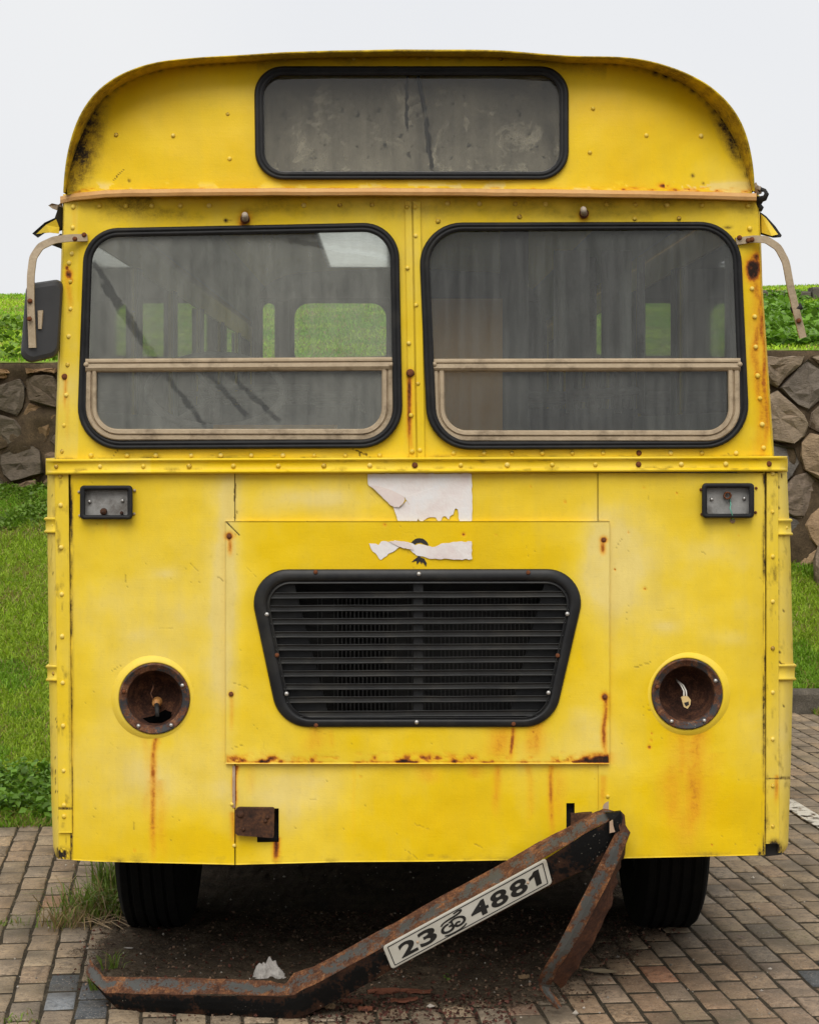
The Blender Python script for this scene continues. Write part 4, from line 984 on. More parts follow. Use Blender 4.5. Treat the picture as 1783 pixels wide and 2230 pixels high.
def subdiv(P, n):
    L = np.r_[0, np.cumsum(np.hypot(*np.diff(P, axis=0).T))]; t = np.linspace(0, L[-1], n); return np.c_[np.interp(t, L, P[:, 0]), np.interp(t, L, P[:, 1])]
def smooth_path(P, it=3):
    for _ in range(it):
        Q = P.copy(); Q[1:-1] = P[1:-1] * 0.5 + (P[:-2] + P[2:]) * 0.25; P = Q
    return P
OUTs, INNs = smooth_path(subdiv(OUT, 160), 4), smooth_path(subdiv(INN, 160), 4)
trim_y = lambda p: np.interp(p, [133, 160, 230, 320, 600, 900, 1240, 1500, 1645], [431, 424, 417, 415, 413, 413, 416, 420, 424])
def dome_depth(px, py):
    h = np.clip((py - 115) / 300, 0, 1)                # 0 top, 1 at the trim
    d = np.abs(px - 895) / 750
    return 0.030 * (1 - h) ** 1.5 - 0.030 * h + 0.12 * np.clip(d - 0.55, 0, 0.6) ** 1.5 * 2.0
top_in = lambda p: np.interp(p, INNs[:, 0], INNs[:, 1])
def wear_dome(px, py):
    di = px * 0 + 1e9
    for i in range(0, len(INNs), 2): di = np.minimum(di, np.hypot(px - INNs[i, 0], py - INNs[i, 1]))
    left = np.exp(-(((px - 190) / 75) ** 2 + ((py - 330) / 120) ** 2)); right = np.exp(-(((px - 1590) / 60) ** 2 + ((py - 290) / 90) ** 2))
    rw = 10 + 75 * left + 34 * right
    d = np.clip((1 - di / rw), 0, 1) * np.clip(0.25 + 0.95 * left + 0.85 * right, 0, 1.0) * (0.4 + 0.9 * fbm(px / 16, py / 16, 71))
    d = np.maximum(d, np.clip(1 - di / (9 + 10 * fbm(px / 70, py / 70, 79)), 0, 1) * np.clip(fbm(px / 26, py / 9, 73) * 2.4 - 0.55, 0, 1))
    d = np.maximum(d, np.clip(1 - di / 45, 0, 1) * np.clip(fbm(px / 40, py / 22, 75) * 1.8 - 0.8, 0, 0.5) * ((px > 560) & (px < 1320)))
    d = np.maximum(d, np.clip(1 - di / (40 + 95 * left), 0, 1) ** 1.5 * left * (0.1 + 0.75 * fbm(px / 9, py / 9, 78)))
    r = np.clip(sstep(404, 411, py) * (fbm(px / 20, py / 6, 77) - 0.46) * 2.2, 0, 0.7)
    r = np.maximum(r, spot(px, py, 1444, 404, 12, 6, 0.9) * (fbm(px / 7, py / 7, 5) > 0.4)); 
    d = np.maximum(d, segm(px, py, 246, 393, 270, 368, 1.2, 0.7)); d = np.maximum(d, spot(px, py, 281, 393, 3, 4, 0.8)); d = np.maximum(d, spot(px, py, 1508, 382, 5, 5, 0.7)); d = np.maximum(d, spot(px, py, 1531, 399, 3, 4, 0.7))
    f = 0.20 + 0.5 * (fbm(px / 170, py / 120, 83) - 0.5) + 0.6 * sstep(388, 405, py) * (fbm(px / 45, py / 22, 85) > 0.56) + spot(px, py, 1610, 395, 50, 40, 0.4) + spot(px, py, 200, 400, 60, 30, 0.25)
    return np.clip(r, 0, 1), np.clip(f, 0, 1), np.clip(d, 0, 1)
DS_O = roundpoly([(553, 143, 62), (1238, 143, 62), (1238, 391, 62), (556, 391, 62)], 12); DS_I = roundpoly([(573, 163, 44), (1218, 163, 44), (1218, 373, 44), (576, 373, 44)], 12)
dome = panel('dome_panel', 146, 1637, top_in, lambda p: trim_y(p) - 3, 0.0, wear_dome, [inpoly(DS_O * 0.5 + DS_I * 0.5)], yfun=dome_depth, lip=0.0)
dyf = lambda P: dome_depth(P[:, 0], P[:, 1])
def ring2(name, O, I, prof, mat, parent, yf, smooth=True):
    V = []
    n = len(O)
    for t, dy in prof:
        P = O * (1 - t) + I * t; y = yf(P) + dy; x, _, z = W(P[:, 0], P[:, 1], y); V.append(np.c_[x, y, z])
    i = np.arange(n); j = (i + 1) % n
    return part(name, np.vstack(V), np.vstack([np.c_[a * n + i, a * n + j, a * n + n + j, a * n + n + i] for a in range(len(prof) - 1)]), mat, parent, smooth)
ring2('rubber_seal', DS_O, DS_I, RUB, M['rubber'], bus, dyf)
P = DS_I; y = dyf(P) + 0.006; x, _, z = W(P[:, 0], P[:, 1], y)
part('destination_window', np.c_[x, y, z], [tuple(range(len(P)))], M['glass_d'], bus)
# blind box behind the destination window
MB().box(W(560, 0, 0.2)[0], W(1235, 0, 0.2)[0], 0.34, 0.36, W(0, 385, 0.2)[2], W(0, 155, 0.2)[2]).build('blind_board', M['floor_in'], bus)
MB().tube([WV(910, 165, 0.10), WV(925, 240, 0.10), WV(936, 372, 0.08)], 0.006, 6).build('hanging_cable', M['dark'], bus)
MB().box(*[W(884, 0, .1)[0], W(890, 0, .1)[0]], 0.10, 0.11, W(0, 290, .1)[2], W(0, 165, .1)[2]).build('blind_rod', M['dark'], bus)
MB().box(*[W(872, 0, .1)[0], W(902, 0, .1)[0]], 0.09, 0.13, W(0, 372, .1)[2], W(0, 345, .1)[2]).build('blind_crank', M['dark'], bus)

# roof shell with projecting front lip
n = len(OUTs)
lipy = -0.105 + 0.12 * np.clip((OUTs[:, 1] - 150) / 270, 0, 1) ** 1.2
wav = 1.3 * (vnoise(np.arange(n) / 7.0, np.zeros(n), 91) - 0.5)
O3 = OUTs + np.c_[np.zeros(n), wav]
inn_y = dome_depth(INNs[:, 0], INNs[:, 1]) + 0.002
cen = np.array([895, 430.0]); inset = lambda P, k: P + (cen - P) / np.linalg.norm(cen - P, axis=1)[:, None] * k
rows = [(O3, lipy + 0.004), (inset(O3, 3.2), lipy), (inset(O3, 5.5), lipy + 0.004), (INNs, np.maximum(inn_y, lipy + 0.03))]
V = []; C = []
ys_back = np.r_[0.05, np.arange(0.4, 8.3, 0.4), 8.6]
xf, _, zf = W(O3[:, 0], O3[:, 1], lipy + 0.004)
for yk in ys_back[::-1]: V.append(np.c_[xf, xf * 0 + yk, zf]); C.append(np.tile([0, 0.5, 0.25, 1], (n, 1)))
for P, yy in rows:
    x, _, z = W(P[:, 0], P[:, 1], yy); V.append(np.c_[x, yy, z])
    ds = np.clip(fbm(P[:, 0] / 20, P[:, 1] / 20, 93) * 1.1 - 0.05, 0, 0.55); C.append(np.c_[ds * 0, ds * 0 + 0.35, ds, ds * 0 + 1])
m = len(V); F = grid_faces(m, n)
# roof opening added to stand in for a pale reflection on the windscreen
Va = np.vstack(V); ctr = Va[F].mean(1)
added_gap = (ctr[:, 1] > 5.2) & (ctr[:, 1] < 8.0) & (ctr[:, 0] > -0.44) & (ctr[:, 0] < -0.02) & (ctr[:, 2] > 2.6)
roof = part('roof', Va, F[~added_gap], M['yellow'], bus, True, {'wear': np.vstack(C)})
inn_r = inset(O3, 14); x, _, z = W(inn_r[:, 0], inn_r[:, 1], 0.0)
keep = inn_r[:, 1] < 400; xk, zk = x[keep], z[keep]; V = np.vstack([np.c_[xk, xk * 0 + yk, zk] for yk in ys_back[2:]]); F = grid_faces(len(ys_back) - 2, keep.sum()); ctr = V[F].mean(1)
added_gap = (ctr[:, 1] > 5.2) & (ctr[:, 1] < 8.0) & (ctr[:, 0] > -0.44) & (ctr[:, 0] < -0.02) & (ctr[:, 2] > 2.6)
part('ceiling_lining', V, F[~added_gap], M['lining'], bus, True)
g = G('milky_added_pane'); hn = g.noise(g.co(), 6, 4, 0.6)
M['added_gap'] = g.done(g.n('ShaderNodeMixShader', {0: g.mr(hn, 0.3, 0.7, 0.45, 0.85), 1: g.n('ShaderNodeBsdfTransparent', {'Color': (0.85, 0.86, 0.85)}).outputs[0], 2: g.n('ShaderNodeBsdfTranslucent', {'Color': (0.62, 0.63, 0.60)}).outputs[0]}).outputs[0])
MB().box(-0.46, 0.0, 5.15, 8.05, 3.075, 3.08).build('added_roof_pane', M['added_gap'], bus)  # milky pane added to close the opening and tone the pale patch
# trim band under the dome
pxs = np.linspace(131, 1647, 260); V = []
for dpy, dy in ((-2, 0.02), (-4, -0.018), (-3, -0.034), (4, -0.038), (11, -0.034), (13, -0.018), (13, 0.06)):
    ex = np.clip((pxs - 1560) / 87, 0, 1) * 2
    y = dome_depth(pxs, pxs * 0 + 412) + dy + 0.07 * np.clip((215 - pxs) / 85, 0, 1) ** 2; x, _, z = W(pxs, trim_y(pxs) + dpy * (1 if dpy < 0 else 1 + 0.0 * ex) + 0.8 * (vnoise(pxs / 40, pxs * 0, 95) - 0.5), y); V.append(np.c_[x, y, z])
part('rain_trim', np.vstack(V), grid_faces(7, len(pxs)), M['trim'], bus, False)
# ragged edges where the gutter has broken away
def sheet(name, pts, th, mat, parent, smooth=False):
    s = MB(); P = [WV(*p) for p in pts]; s.prism(P, (0, th, 0)); return s.build(name, mat, parent, smooth)
sheet('gutter_flap', [(70, 508, .06), (97, 484, .05), (119, 474, .06), (128, 448, .08), (137, 452, .10), (138, 500, .10), (120, 505, .07), (98, 506, .05), (82, 517, .06)], 0.006, M['dark'], bus)
sheet('gutter_flap', [(79, 509, .055), (100, 489, .045), (122, 477, .055), (129, 495, .07), (128, 508, .07), (108, 506, .05)], 0.004, M['yellow'], bus)
sheet('gutter_flap', [(104, 530, .10), (132, 508, .10), (138, 512, .12), (138, 543, .12)], 0.006, M['dark'], bus)
sheet('gutter_flap', [(105, 447, .09), (113, 442, .08), (127, 445, .09), (134, 440, .10), (136, 458, .10), (124, 457, .09), (113, 453, .08)], 0.012, M['beige'], bus)
sheet('gutter_flap', [(1655, 461, .10), (1668, 470, .09), (1688, 492, .07), (1702, 512, .06), (1700, 516, .06), (1684, 517, .07), (1657, 510, .10)], 0.006, M['dark'], bus)
sheet('gutter_flap', [(1657, 466, .09), (1668, 475, .08), (1694, 510, .055), (1680, 513, .06), (1658, 506, .09)], 0.004, M['yellow'], bus)
hook = MB().tube([WV(1645, 404, .06), WV(1655, 412, .03), WV(1665, 414, .02), WV(1669, 422, .02), WV(1664, 431, .03), WV(1654, 434, .05), WV(1652, 446, .06), WV(1658, 452, .05), WV(1655, 458, .06)], [.006, .009, .006, .008, .010, .013, .009, .008, .006], 7).build('torn_gutter_end', M['dark'], bus, True)
sheet('torn_gutter_end', [(1640, 408, .03), (1646, 396, .03), (1650, 404, .02), (1657, 405, .02), (1655, 413, .02), (1659, 420, .03), (1648, 424, .04)], 0.02, M['knob'], bus)

# rivets
import bmesh
def dome_mesh(name, r, h, n=10):
    V = []; rings_ = [(r, 0.002), (r * 0.96, -h * 0.35), (r * 0.7, -h * 0.8), (r * 0.32, -h)]
    for rr, y in rings_:
        for k in range(n): a = 2 * math.pi * k / n; V.append((rr * math.cos(a), y, rr * math.sin(a)))
    V.append((0, -h, 0)); F = [(i * n + k, i * n + n + k, i * n + n + (k + 1) % n, i * n + (k + 1) % n) for i in range(3) for k in range(n)]
    F += [(3 * n + k, 4 * n, 3 * n + (k + 1) % n) for k in range(n)]
    return mesh_py(name, V, F, True)
g = G('rivet_paint'); rn = g.n('ShaderNodeObjectInfo').outputs['Random']; nn = g.noise(g.co(), 90, 3, 0.7)
cc = g.ramp(g.m2('ADD', rn, g.m2('MULTIPLY', g.m2('SUBTRACT', nn, 0.5), 0.9)), [(0.0, (0.26, 0.13, 0.02)), (0.16, (0.62, 0.42, 0.04)), (0.45, (0.78, 0.55, 0.05)), (0.9, (0.80, 0.60, 0.12))])
M['rivet'] = g.done(g.bsdf(cc, 0.42, 0, g.bump(nn, 0.3, 0.003)))
riv = dome_mesh('rivet', 0.0082, 0.0062); riv.materials.append(M['rivet'])
rivr = dome_mesh('rivet_rusted', 0.0095, 0.0065); rivr.materials.append(M['rustbolt'])
rv = random.Random(17)
def rivet(px, py, dy, parent, rusty=False, s=1.0, yfun=None):
    y = (float(yb(px)) if yfun is None else float(yfun(np.float64(px), np.float64(py)))) + dy
    o = put('rivet', rivr if rusty else riv, None, parent, WV(px, py, y), (rv.uniform(-.1, .1), rv.uniform(0, 6.28), rv.uniform(-.1, .1)), s * rv.uniform(0.88, 1.08)); return o
for i, px in enumerate((123, 218, 312, 412, 508, 606, 705, 805, 903, 1003, 1104, 1202, 1296, 1390, 1483, 1580, 1674)):
    rivet(px, 1016 - 6 * (px - 123) / 1551, -0.0215, rail, px in (903, 1390, 1674))
for px, py in [(136, 983)] + [(a / 1.9156, 991.5) for a in (380, 530, 650, 797, 921, 1048, 1180, 1310, 1440, 1583)] + [(883 + a / 1.9156, 986.5) for a in (200, 327, 443, 570, 695, 823, 973, 1105, 1235, 1378)]: rivet(px, py, 0.005, surround, abs(px - 1391) < 3)
for px, py in ((160, 450), (159, 495), (157, 552), (151, 572), (154, 613), (154, 672), (150, 732), (148, 794), (145, 860), (140, 926), (1637, 628), (1643, 689), (1645, 755), (1649, 818), (1654, 867), (1659, 924), (1662, 975), (1632, 497)): rivet(px, py, 0.004, surround)
rivet(141, 820, 0.003, surround, True, 1.1); rivet(893, 812, -0.004, surround, True, 1.4)
for a in (307, 415, 525, 633, 752, 872, 1267, 1418, 1552): rivet(a / 1.9156, 449 - a * 0.002, 0.004, surround)
for a in (175, 308, 457, 583, 838, 958, 1090, 1235, 1428): rivet(883 + a / 1.9156, 442 + a * 0.004, 0.004, surround)
for a, b in ((135, 825), (475, 808), (955, 815), (1140, 813)): rivet(883 + a / 1.9156, 50 + b / 1.9156, 0.004, surround)
for px, py in ((886, 450), (887, 583), (890, 747), (895, 904), (897, 983), (904, 450), (905, 513), (906, 664), (910, 835), (914, 980)): rivet(px, py, -0.003, surround, False, 0.95)
for px, py in ((496, 248), (253, 293), (500, 345), (377, 294), (1291, 235), (1407, 294), (1526, 295), (1284, 331), (620, 128), (770, 127), (930, 126), (1090, 127), (1185, 131)): rivet(px, py, -0.001, dome, False, 0.9, dome_depth)
for py in (1037, 1100, 1192, 1294, 1386, 1487, 1581, 1679, 1754, 1778): rivet(float(sl_l(py) + 13), py, -0.008, strip_l)
for py in (1031, 1115, 1212, 1310, 1412, 1508, 1610, 1712, 1800): rivet(1682, py, -0.008, strip_r, False, 0.9)
for b, (px, py) in zip((0, 1, 2, 2, 3, 3), ((117, 1144), (117, 1467), (1697, 1149), (1711, 1149), (1698, 1465), (1710, 1465))): put('rivet', riv, None, bands[b], WV(px, py, 0.100 if px < 1705 else 0.12), (0, 0, 0), 0.8)
for px, py, p in ((505, 1752, p_left), (510, 1842, p_left), (1323, 1735, p_right)): put('rivet', riv, None, p, WV(px, py, float(yb(px)) - 0.001), None, 0.8)
for px, py in ((499, 1168), (1314, 1176), (1317, 1518), (503, 1512)): put('bolt', rivr, None, bonnet, WV(px, py, float(yb(px)) - 0.016), None, 0.85)

# grille
grille = ring('grille', GR_O, GR_I, [(0.0, -0.010), (0.0, -0.024), (0.10, -0.030), (0.55, -0.033), (0.72, -0.031), (0.80, -0.022), (0.88, -0.020), (0.94, -0.028), (1.0, -0.026), (1.02, 0.02)], M['blackpaint'], bus)
def grille_x(py):
    """inner edges of the frame on a row"""
    Q = GR_I; xs_ = []
    for i in range(len(Q)):
        a, b = Q[i], Q[(i + 1) % len(Q)]
        if (a[1] - py) * (b[1] - py) < 0: xs_.append(a[0] + (py - a[1]) / (b[1] - a[1]) * (b[0] - a[0]))
    return min(xs_), max(xs_)
M['slat'] = simple('dusty_slat_paint', (0.026, 0.026, 0.0265), (0.044, 0.044, 0.042), 0.42, 12, bump=0.15, spec=0.4, dirt=(0.065, 0.061, 0.052))
for k in range(10):
    py = 1290 + 28.45 * k
    tilt = -3.0
    if k == 9: py = 1549
    a, b = grille_x(min(py + 5, 1560)); a -= 4; b += 4
    pf = [(0, 0.004), (0, -0.008), (1.4, -0.013), (3.0, -0.010), (4.0, -0.005), (10.0, -0.004), (11.4, -0.011), (12.8, -0.013), (14.4, -0.008), (14.4, 0.006)]
    pp = np.linspace(a, b, 40); wv = 0.8 * (vnoise(pp / 70, pp * 0 + k, 97) - 0.5); V = []
    for dpy, dy in pf:
        y = yb(pp) - 0.012 + dy; x, _, z = W(pp, py + dpy + wv + tilt * (pp - a) / (b - a), y); V.append(np.c_[x, y, z])
    part('slat', np.vstack(V), grid_faces(len(pf), len(pp)), M['slat'], grille)
MB().box(W(900, 0, 0)[0], W(921, 0, 0)[0], -0.008, 0.004, W(0, 1565, 0)[2], W(0, 1265, 0)[2]).build('centre_bar', M['blackpaint'], grille)
MB().prism([WV(574, 1262, .012), WV(638, 1262, .012), WV(716, 1560, .012), WV(636, 1560, .012)], (0, 0.01, 0)).build('baffle', M['blackpaint'], grille)
MB().prism([WV(1188, 1262, .014), WV(1252, 1262, .014), WV(1196, 1560, .014), WV(1108, 1560, .014)], (0, 0.01, 0)).build('baffle', M['blackpaint'], grille)
rad = MB().box(W(640, 0, .14)[0], W(1190, 0, .14)[0], 0.17, 0.2, W(0, 1570, .14)[2], W(0, 1255, .14)[2]).build('radiator', M['dark'], bus)
M['fin'] = simple('radiator_fin', (0.03, 0.03, 0.028), (0.085, 0.08, 0.075), 0.55, 20, 0.0)
fb = MB(); rf = random.Random(2)
for k in range(60):
    px = 690 + k * 9.0
    if rf.random() < 0.12: continue
    fb.box(W(px, 0, .14)[0], W(px + (2.0 if px < 870 else 1.4), 0, .14)[0], 0.12 if 728 < px < 850 else 0.163, 0.17, W(0, 1560, .14)[2], W(0, 1292, .14)[2])
f_ = fb.build('radiator_fins', M['fin'], rad); tag(f_, kind='stuff')
for px, py, rusty in ((687, 1246, 1), (912, 1250, 0), (1150, 1247, 1), (581, 1338, 0), (603, 1427, 1), (624, 1511, 0), (1235, 1337, 0), (1214, 1428, 1), (1194, 1509, 0), (688, 1580, 1), (907, 1573, 0), (1118, 1577, 1)):
    q = dome_mesh('screw', 0.0075, 0.005); q.materials.append(M['rustbolt'] if rusty else M['screw']); put('screw', q, None, grille, WV(px, py, float(yb(px)) - 0.031), None, 1.0)

# headlamp sockets
for (cx, cy, R0), side in zip(HL, (0, 1)):
    y0 = float(yb(cx)); c = WV(cx, cy, y0); k = (CAM_D + y0) / FPX
    r0 = R0 * k
    MB().lathe([(r0 * 1.22, 0.006), (r0 * 1.15, 0.000), (r0 * 1.08, -0.005), (r0 * 1.03, -0.007), (r0 * 1.005, -0.007), (r0 * 0.985, 0.004)], c, n=56).build('lamp_surround', M['yellow'], bus, True)
    rg_ = [(r0 * 0.99, -0.004), (r0 * 0.985, -0.013), (r0 * 0.95, -0.017), (r0 * 0.93, -0.013), (r0 * 0.80, -0.011), (r0 * 0.775, -0.006), (r0 * 0.772, 0.012)]
    bowl = MB().lathe([(r0 * 0.77, 0.005), (r0 * 0.77, 0.015), (r0 * 0.72, 0.05), (r0 * 0.60, 0.085), (r0 * 0.42, 0.11), (r0 * 0.2, 0.125), (0.001, 0.128)], c, n=56).build('headlamp_bowl', M['bowl'], bus, True)
    MB().lathe(rg_, c, n=56).build('lamp_ring', M['lamp_ring'], bowl, True)
    tag(bowl, 'empty rusted headlamp bowl with ' + ('a bare bulb socket' if side == 0 else 'a loose cream connector'))
    for a_, mt in ((0.45, 'screw'), (2.9, 'rustbolt'), (-2.1, 'screw'), (-1.0, 'screw')):
        q = dome_mesh('lamp_screw', 0.007, 0.006); q.materials.append(M[mt]); put('lamp_screw', q, None, bowl, c + Vector((r0 * 0.87 * math.cos(a_), -0.014, r0 * 0.87 * math.sin(a_))))
    if side == 0:
        MB().lathe([(0.001, 0.0), (0.012, 0.002), (0.013, 0.03), (0.017, 0.034), (0.017, 0.05)], WV(cx + 2, cy + 12, y0 + 0.03), n=12).build('bulb_socket', M['copper'], bowl, True)
        MB().tube([WV(cx + 4, cy + 14, y0 + 0.02), WV(cx + 5, cy + 26, y0 + 0.0), WV(cx + 6, cy + 40, y0 - 0.005)], [0.008, 0.0075, 0.0065], 10).build('adjuster_bolt', M['dark'], bowl, True)
        MB().tube([WV(cx - 4, cy + 2, y0 + 0.02), WV(cx - 9, cy - 10, y0 + 0.03), WV(cx - 3, cy - 24, y0 + 0.04), WV(cx - 5, cy - 36, y0 + 0.07)], 0.0028, 6).build('wire', M['rust_red'], bowl, True)
        MB().prism([WV(cx - 26, cy + 44, y0 + .040), WV(cx - 6, cy + 40, y0 + .045), WV(cx + 10, cy + 32, y0 + .05), WV(cx + 22, cy + 26, y0 + .05), WV(cx + 36, cy + 32, y0 + .043), WV(cx + 34, cy + 42, y0 + .036), WV(cx + 16, cy + 53, y0 + .030), WV(cx - 12, cy + 54, y0 + .030)], (0, 0.012, 0)).build('rot_hole', M['void'], bowl)
    else:
        for s_ in (-2.5, 2.5): MB().tube([WV(cx - 26, cy - 33, y0 + .10), WV(cx - 10 + s_, cy - 18, y0 + .05), WV(cx - 4 + s_, cy - 6, y0 + .02), WV(cx - 3 + s_ * 1.2, cy + 10, y0 + .01)], 0.0026, 6).build('wire', M['white_wire'], bowl, True)
        MB().prism([WV(cx - 12, cy + 9, y0 + .0), WV(cx - 6, cy + 6, y0 + .0), WV(cx + 4, cy + 7, y0 + .0), WV(cx + 9, cy + 14, y0 + .0), WV(cx + 8, cy + 24, y0 + .0), WV(cx + 2, cy + 33, y0 + .0), WV(cx - 6, cy + 29, y0 + .0)], (0, 0.016, 0)).build('connector', M['cream'], bowl)
        MB().prism([WV(cx - 6, cy + 20, y0 - .001), WV(cx + 4, cy + 17, y0 - .001), WV(cx + 5, cy + 24, y0 - .001), WV(cx - 2, cy + 28, y0 - .001)], (0, 0.004, 0)).build('connector_slot', M['dark'], bowl)

# empty indicator boxes
for (x0, x1, ya, yb2), side in (((174, 289, 1057, 1131), 0), ((1528, 1642, 1052, 1128), 1)):
    yc = float(yb((x0 + x1) / 2)); fl = lambda p, c=yc: np.asarray(p) * 0 + c
    O = roundpoly([(x0, ya, 9), (x1, ya, 9), (x1, yb2, 9), (x0, yb2, 9)], 6); I = roundpoly([(x0 + 11, ya + 10, 3), (x1 - 11, ya + 10, 3), (x1 - 11, yb2 - 9, 3), (x0 + 11, yb2 - 9, 3)], 6)
    box = ring('indicator_box', O, I, [(0, 0.006), (0, -0.036), (0.25, -0.041), (0.7, -0.040), (1.0, -0.036), (1.05, 0.002)], M['rubber'], bus, True)
    tag(box, 'empty black indicator housing ' + ('with dirt in the bottom' if side == 0 else 'with a green wire hanging out'))
    p0 = W(x0 + 6, ya + 5, yc); p1 = W(x1 - 6, yb2 - 5, yc)
    ybx = lambda p, o: float(yb(p)) + o
    MB().prism([WV(x0 + 6, ya + 5, ybx(x0 + 6, -.011)), WV(x1 - 6, ya + 5, ybx(x1 - 6, -.011)), WV(x1 - 6, yb2 - 5, ybx(x1 - 6, -.011)), WV(x0 + 6, yb2 - 5, ybx(x0 + 6, -.011))], (0, 0.003, 0)).build('back_plate', M['palegrey'], box)
    for px, py in ((x0 + 21, ya + 35), (x1 - 22, ya + 33)):
        q = dome_mesh('screw', 0.006, 0.006); q.materials.append(M['screw']); put('screw', q, None, box, WV(px, py, float(yb(px)) - 0.012))
    for px, py in ((x0 - 2, ya + 14), (x1 + 4, ya + 11), (x0, yb2 - 8), (x1 + 3, yb2 - 12)):
        q = dome_mesh('screw', 0.005, 0.006); q.materials.append(M['knob'] if side == 0 else M['rustbolt']); put('screw', q, None, box, WV(px, py, float(yb(px)) - 0.002))
    if side == 0:
        MB().lathe([(0.012, 0), (0.011, -0.012), (0.004, -0.018), (0.001, -0.018)], WV(x0 + 52, yb2 - 17, ybx(x0 + 52, -.012)), n=9).build('dirt_clod', M['rust'], box)
        MB().lathe([(0.006, 0), (0.005, -0.010), (0.001, -0.013)], WV(x1 - 24, yb2 - 14, ybx(x1 - 24, -.012)), n=8).build('dirt_clod', M['rust_red'], box)
    else:
        MB().lathe([(0.013, -0.001), (0.013, -0.012), (0.009, -0.013), (0.008, 0.0)], WV(x0 + 55, ya + 27, yc - .011), n=14).build('bulb_hole', M['rustbolt'], box, True)
        MB().tube([WV(x0 + 61, ya + 34, yc - .002), WV(x0 + 63, ya + 48, yc - .02), WV(x0 + 61, ya + 54, yc - .034), WV(x0 + 66, ya + 68, yc - .036), WV(x0 + 68, ya + 80, yc - .012)], 0.0022, 6).build('wire', M['green_wire'], box, True)
        q = dome_mesh('grommet', 0.009, 0.004); q.materials.append(M['bare']); put('grommet', q, None, box, WV(x0 + 67, ya + 82, yc - 0.001))

# mirror arms and mirror
def bar(name, pts, w, t, mat, parent):
    P = [WV(*p) for p in pts]; Q = [P[0]]
    for i in range(1, len(P) - 1): Q += [P[i] * 0.8 + P[i - 1] * 0.2 - (P[i - 1] + P[i + 1] - P[i] * 2) * 0.0, P[i] * 0.9 + (P[i - 1] + P[i + 1]) * 0.05, P[i] * 0.8 + P[i + 1] * 0.2]
    Q.append(P[-1]); return MB().tube(Q, 0.01, 4, True, (w, t)).build(name, mat, parent)
arm_l = bar('mirror_arm', [(190, 517, .035), (150, 518, .02), (118, 522, .01), (88, 536, 0), (72, 560, -.01), (67, 600, -.015), (67, 660, -.015), (71, 757, -.01)], 0.0235, 0.012, M['beige'], bus)
arm_r = bar('mirror_arm', [(1602, 525, .03), (1640, 520, .03), (1668, 521, .03), (1694, 538, .03), (1711, 570, .03), (1720, 620, .035), (1731, 668, .04), (1748, 735, .05)], 0.023, 0.012, M['beige'], bus)
for px, py, d, a in ((183, 511, .028, arm_l), (163, 520, .02, arm_l), (64, 694, -.03, arm_l), (65, 655, -.024, arm_l), (1610, 517, .022, arm_r), (1629, 523, .022, arm_r), (1637, 521, .022, arm_r), (1739, 698, .035, arm_r)):
    q = dome_mesh('bolt', 0.0085, 0.008); q.materials.append(M['rustbolt']); put('bolt', q, None, a, WV(px, py, d))
MB().tube([WV(1722, 676, .05), WV(1746, 666, .04)], 0.011, 8).build('pivot_bolt', M['dark'], arm_r, True)
mo = roundpoly([(57, 618, 20), (139, 606, 16), (128, 776, 24), (43, 796, 24)], 8)
V = []
for k, y in ((0.86, 0.012), (0.96, 0.018), (1.0, 0.035), (1.0, 0.06), (0.97, 0.07)):
    c = mo.mean(0); Pm = c + (mo - c) * k; yy = y + 0.04 * (Pm[:, 0] - 90) / 50; x, _, z = W(Pm[:, 0], Pm[:, 1], yy); V.append(np.c_[x, yy, z])
n = len(mo); V = np.vstack(V); F = [tuple(range(n - 1, -1, -1)), tuple(range(4 * n, 5 * n))] + [(a * n + i, a * n + (i + 1) % n, a * n + n + (i + 1) % n, a * n + n + i) for a in range(4) for i in range(n)]
mir = part('mirror', V, F, M['mirror_shell'], bus, False); tag(mir, 'dark grey door mirror seen from behind')
MB().prism([WV(82, 676, .0), WV(93, 675, .0), WV(90, 716, .0), WV(83, 716, .0)], (0, 0.03, 0)).build('mirror_clamp', M['beige'], mir)

# torn paper on the front
def torn(name, P, dy, mat, parent, amp=1.5, seed=0, smoothcurl=None):
    P = np.array(P, float); Q = resample(P, 160); t = np.arange(160)
    Q = Q + amp * np.c_[vnoise(t / 2.0, t * 0 + seed, seed) - 0.5, vnoise(t / 2.0, t * 0 + seed + 9, seed + 5) - 0.5] * 2
    y = yb(Q[:, 0]) + dy + (smoothcurl(Q) if smoothcurl else 0); x, _, z = W(Q[:, 0], Q[:, 1], y)
    pts = np.c_[x, y, z]; n = len(Q); V = np.vstack([pts, pts + np.array([0, 0.0007, 0])])
    F = [tuple(range(n)), tuple(range(2 * n - 1, n - 1, -1))] + [(i, n + i, n + (i + 1) % n, (i + 1) % n) for i in range(n)]
    return part(name, V, F, mat, parent)
pa = torn('torn_notice', [(800, 1032), (1027, 1031), (1028, 1135), (1000, 1136), (998, 1120), (996, 1110), (990, 1106), (987, 1120), (980, 1122), (977, 1132), (970, 1124), (964, 1124), (960, 1135), (952, 1134), (948, 1126), (936, 1127), (930, 1128), (920, 1135), (913, 1134), (905, 1120), (880, 1082), (856, 1105), (840, 1080), (802, 1056)], -0.001, M['paper'], bus, 0.8, 3)
torn('folded_flap', [(806, 1057), (822, 1058), (850, 1066), (879, 1081), (882, 1088), (876, 1098), (868, 1105), (858, 1104), (850, 1100)], -0.010, M['paper_back'], pa, 0.4, 5, lambda Q: 0.006 * np.sin((Q[:, 0] - 806) / 20))
torn('lower_scrap', [(856, 1103), (870, 1105), (885, 1091), (912, 1128), (908, 1134), (866, 1134), (860, 1115)], -0.003, M['paper'], pa, 0.5, 6)
em = roundpoly([(892, 1171, 12), (934, 1171, 12), (934, 1201, 12), (892, 1201, 12)], 6)
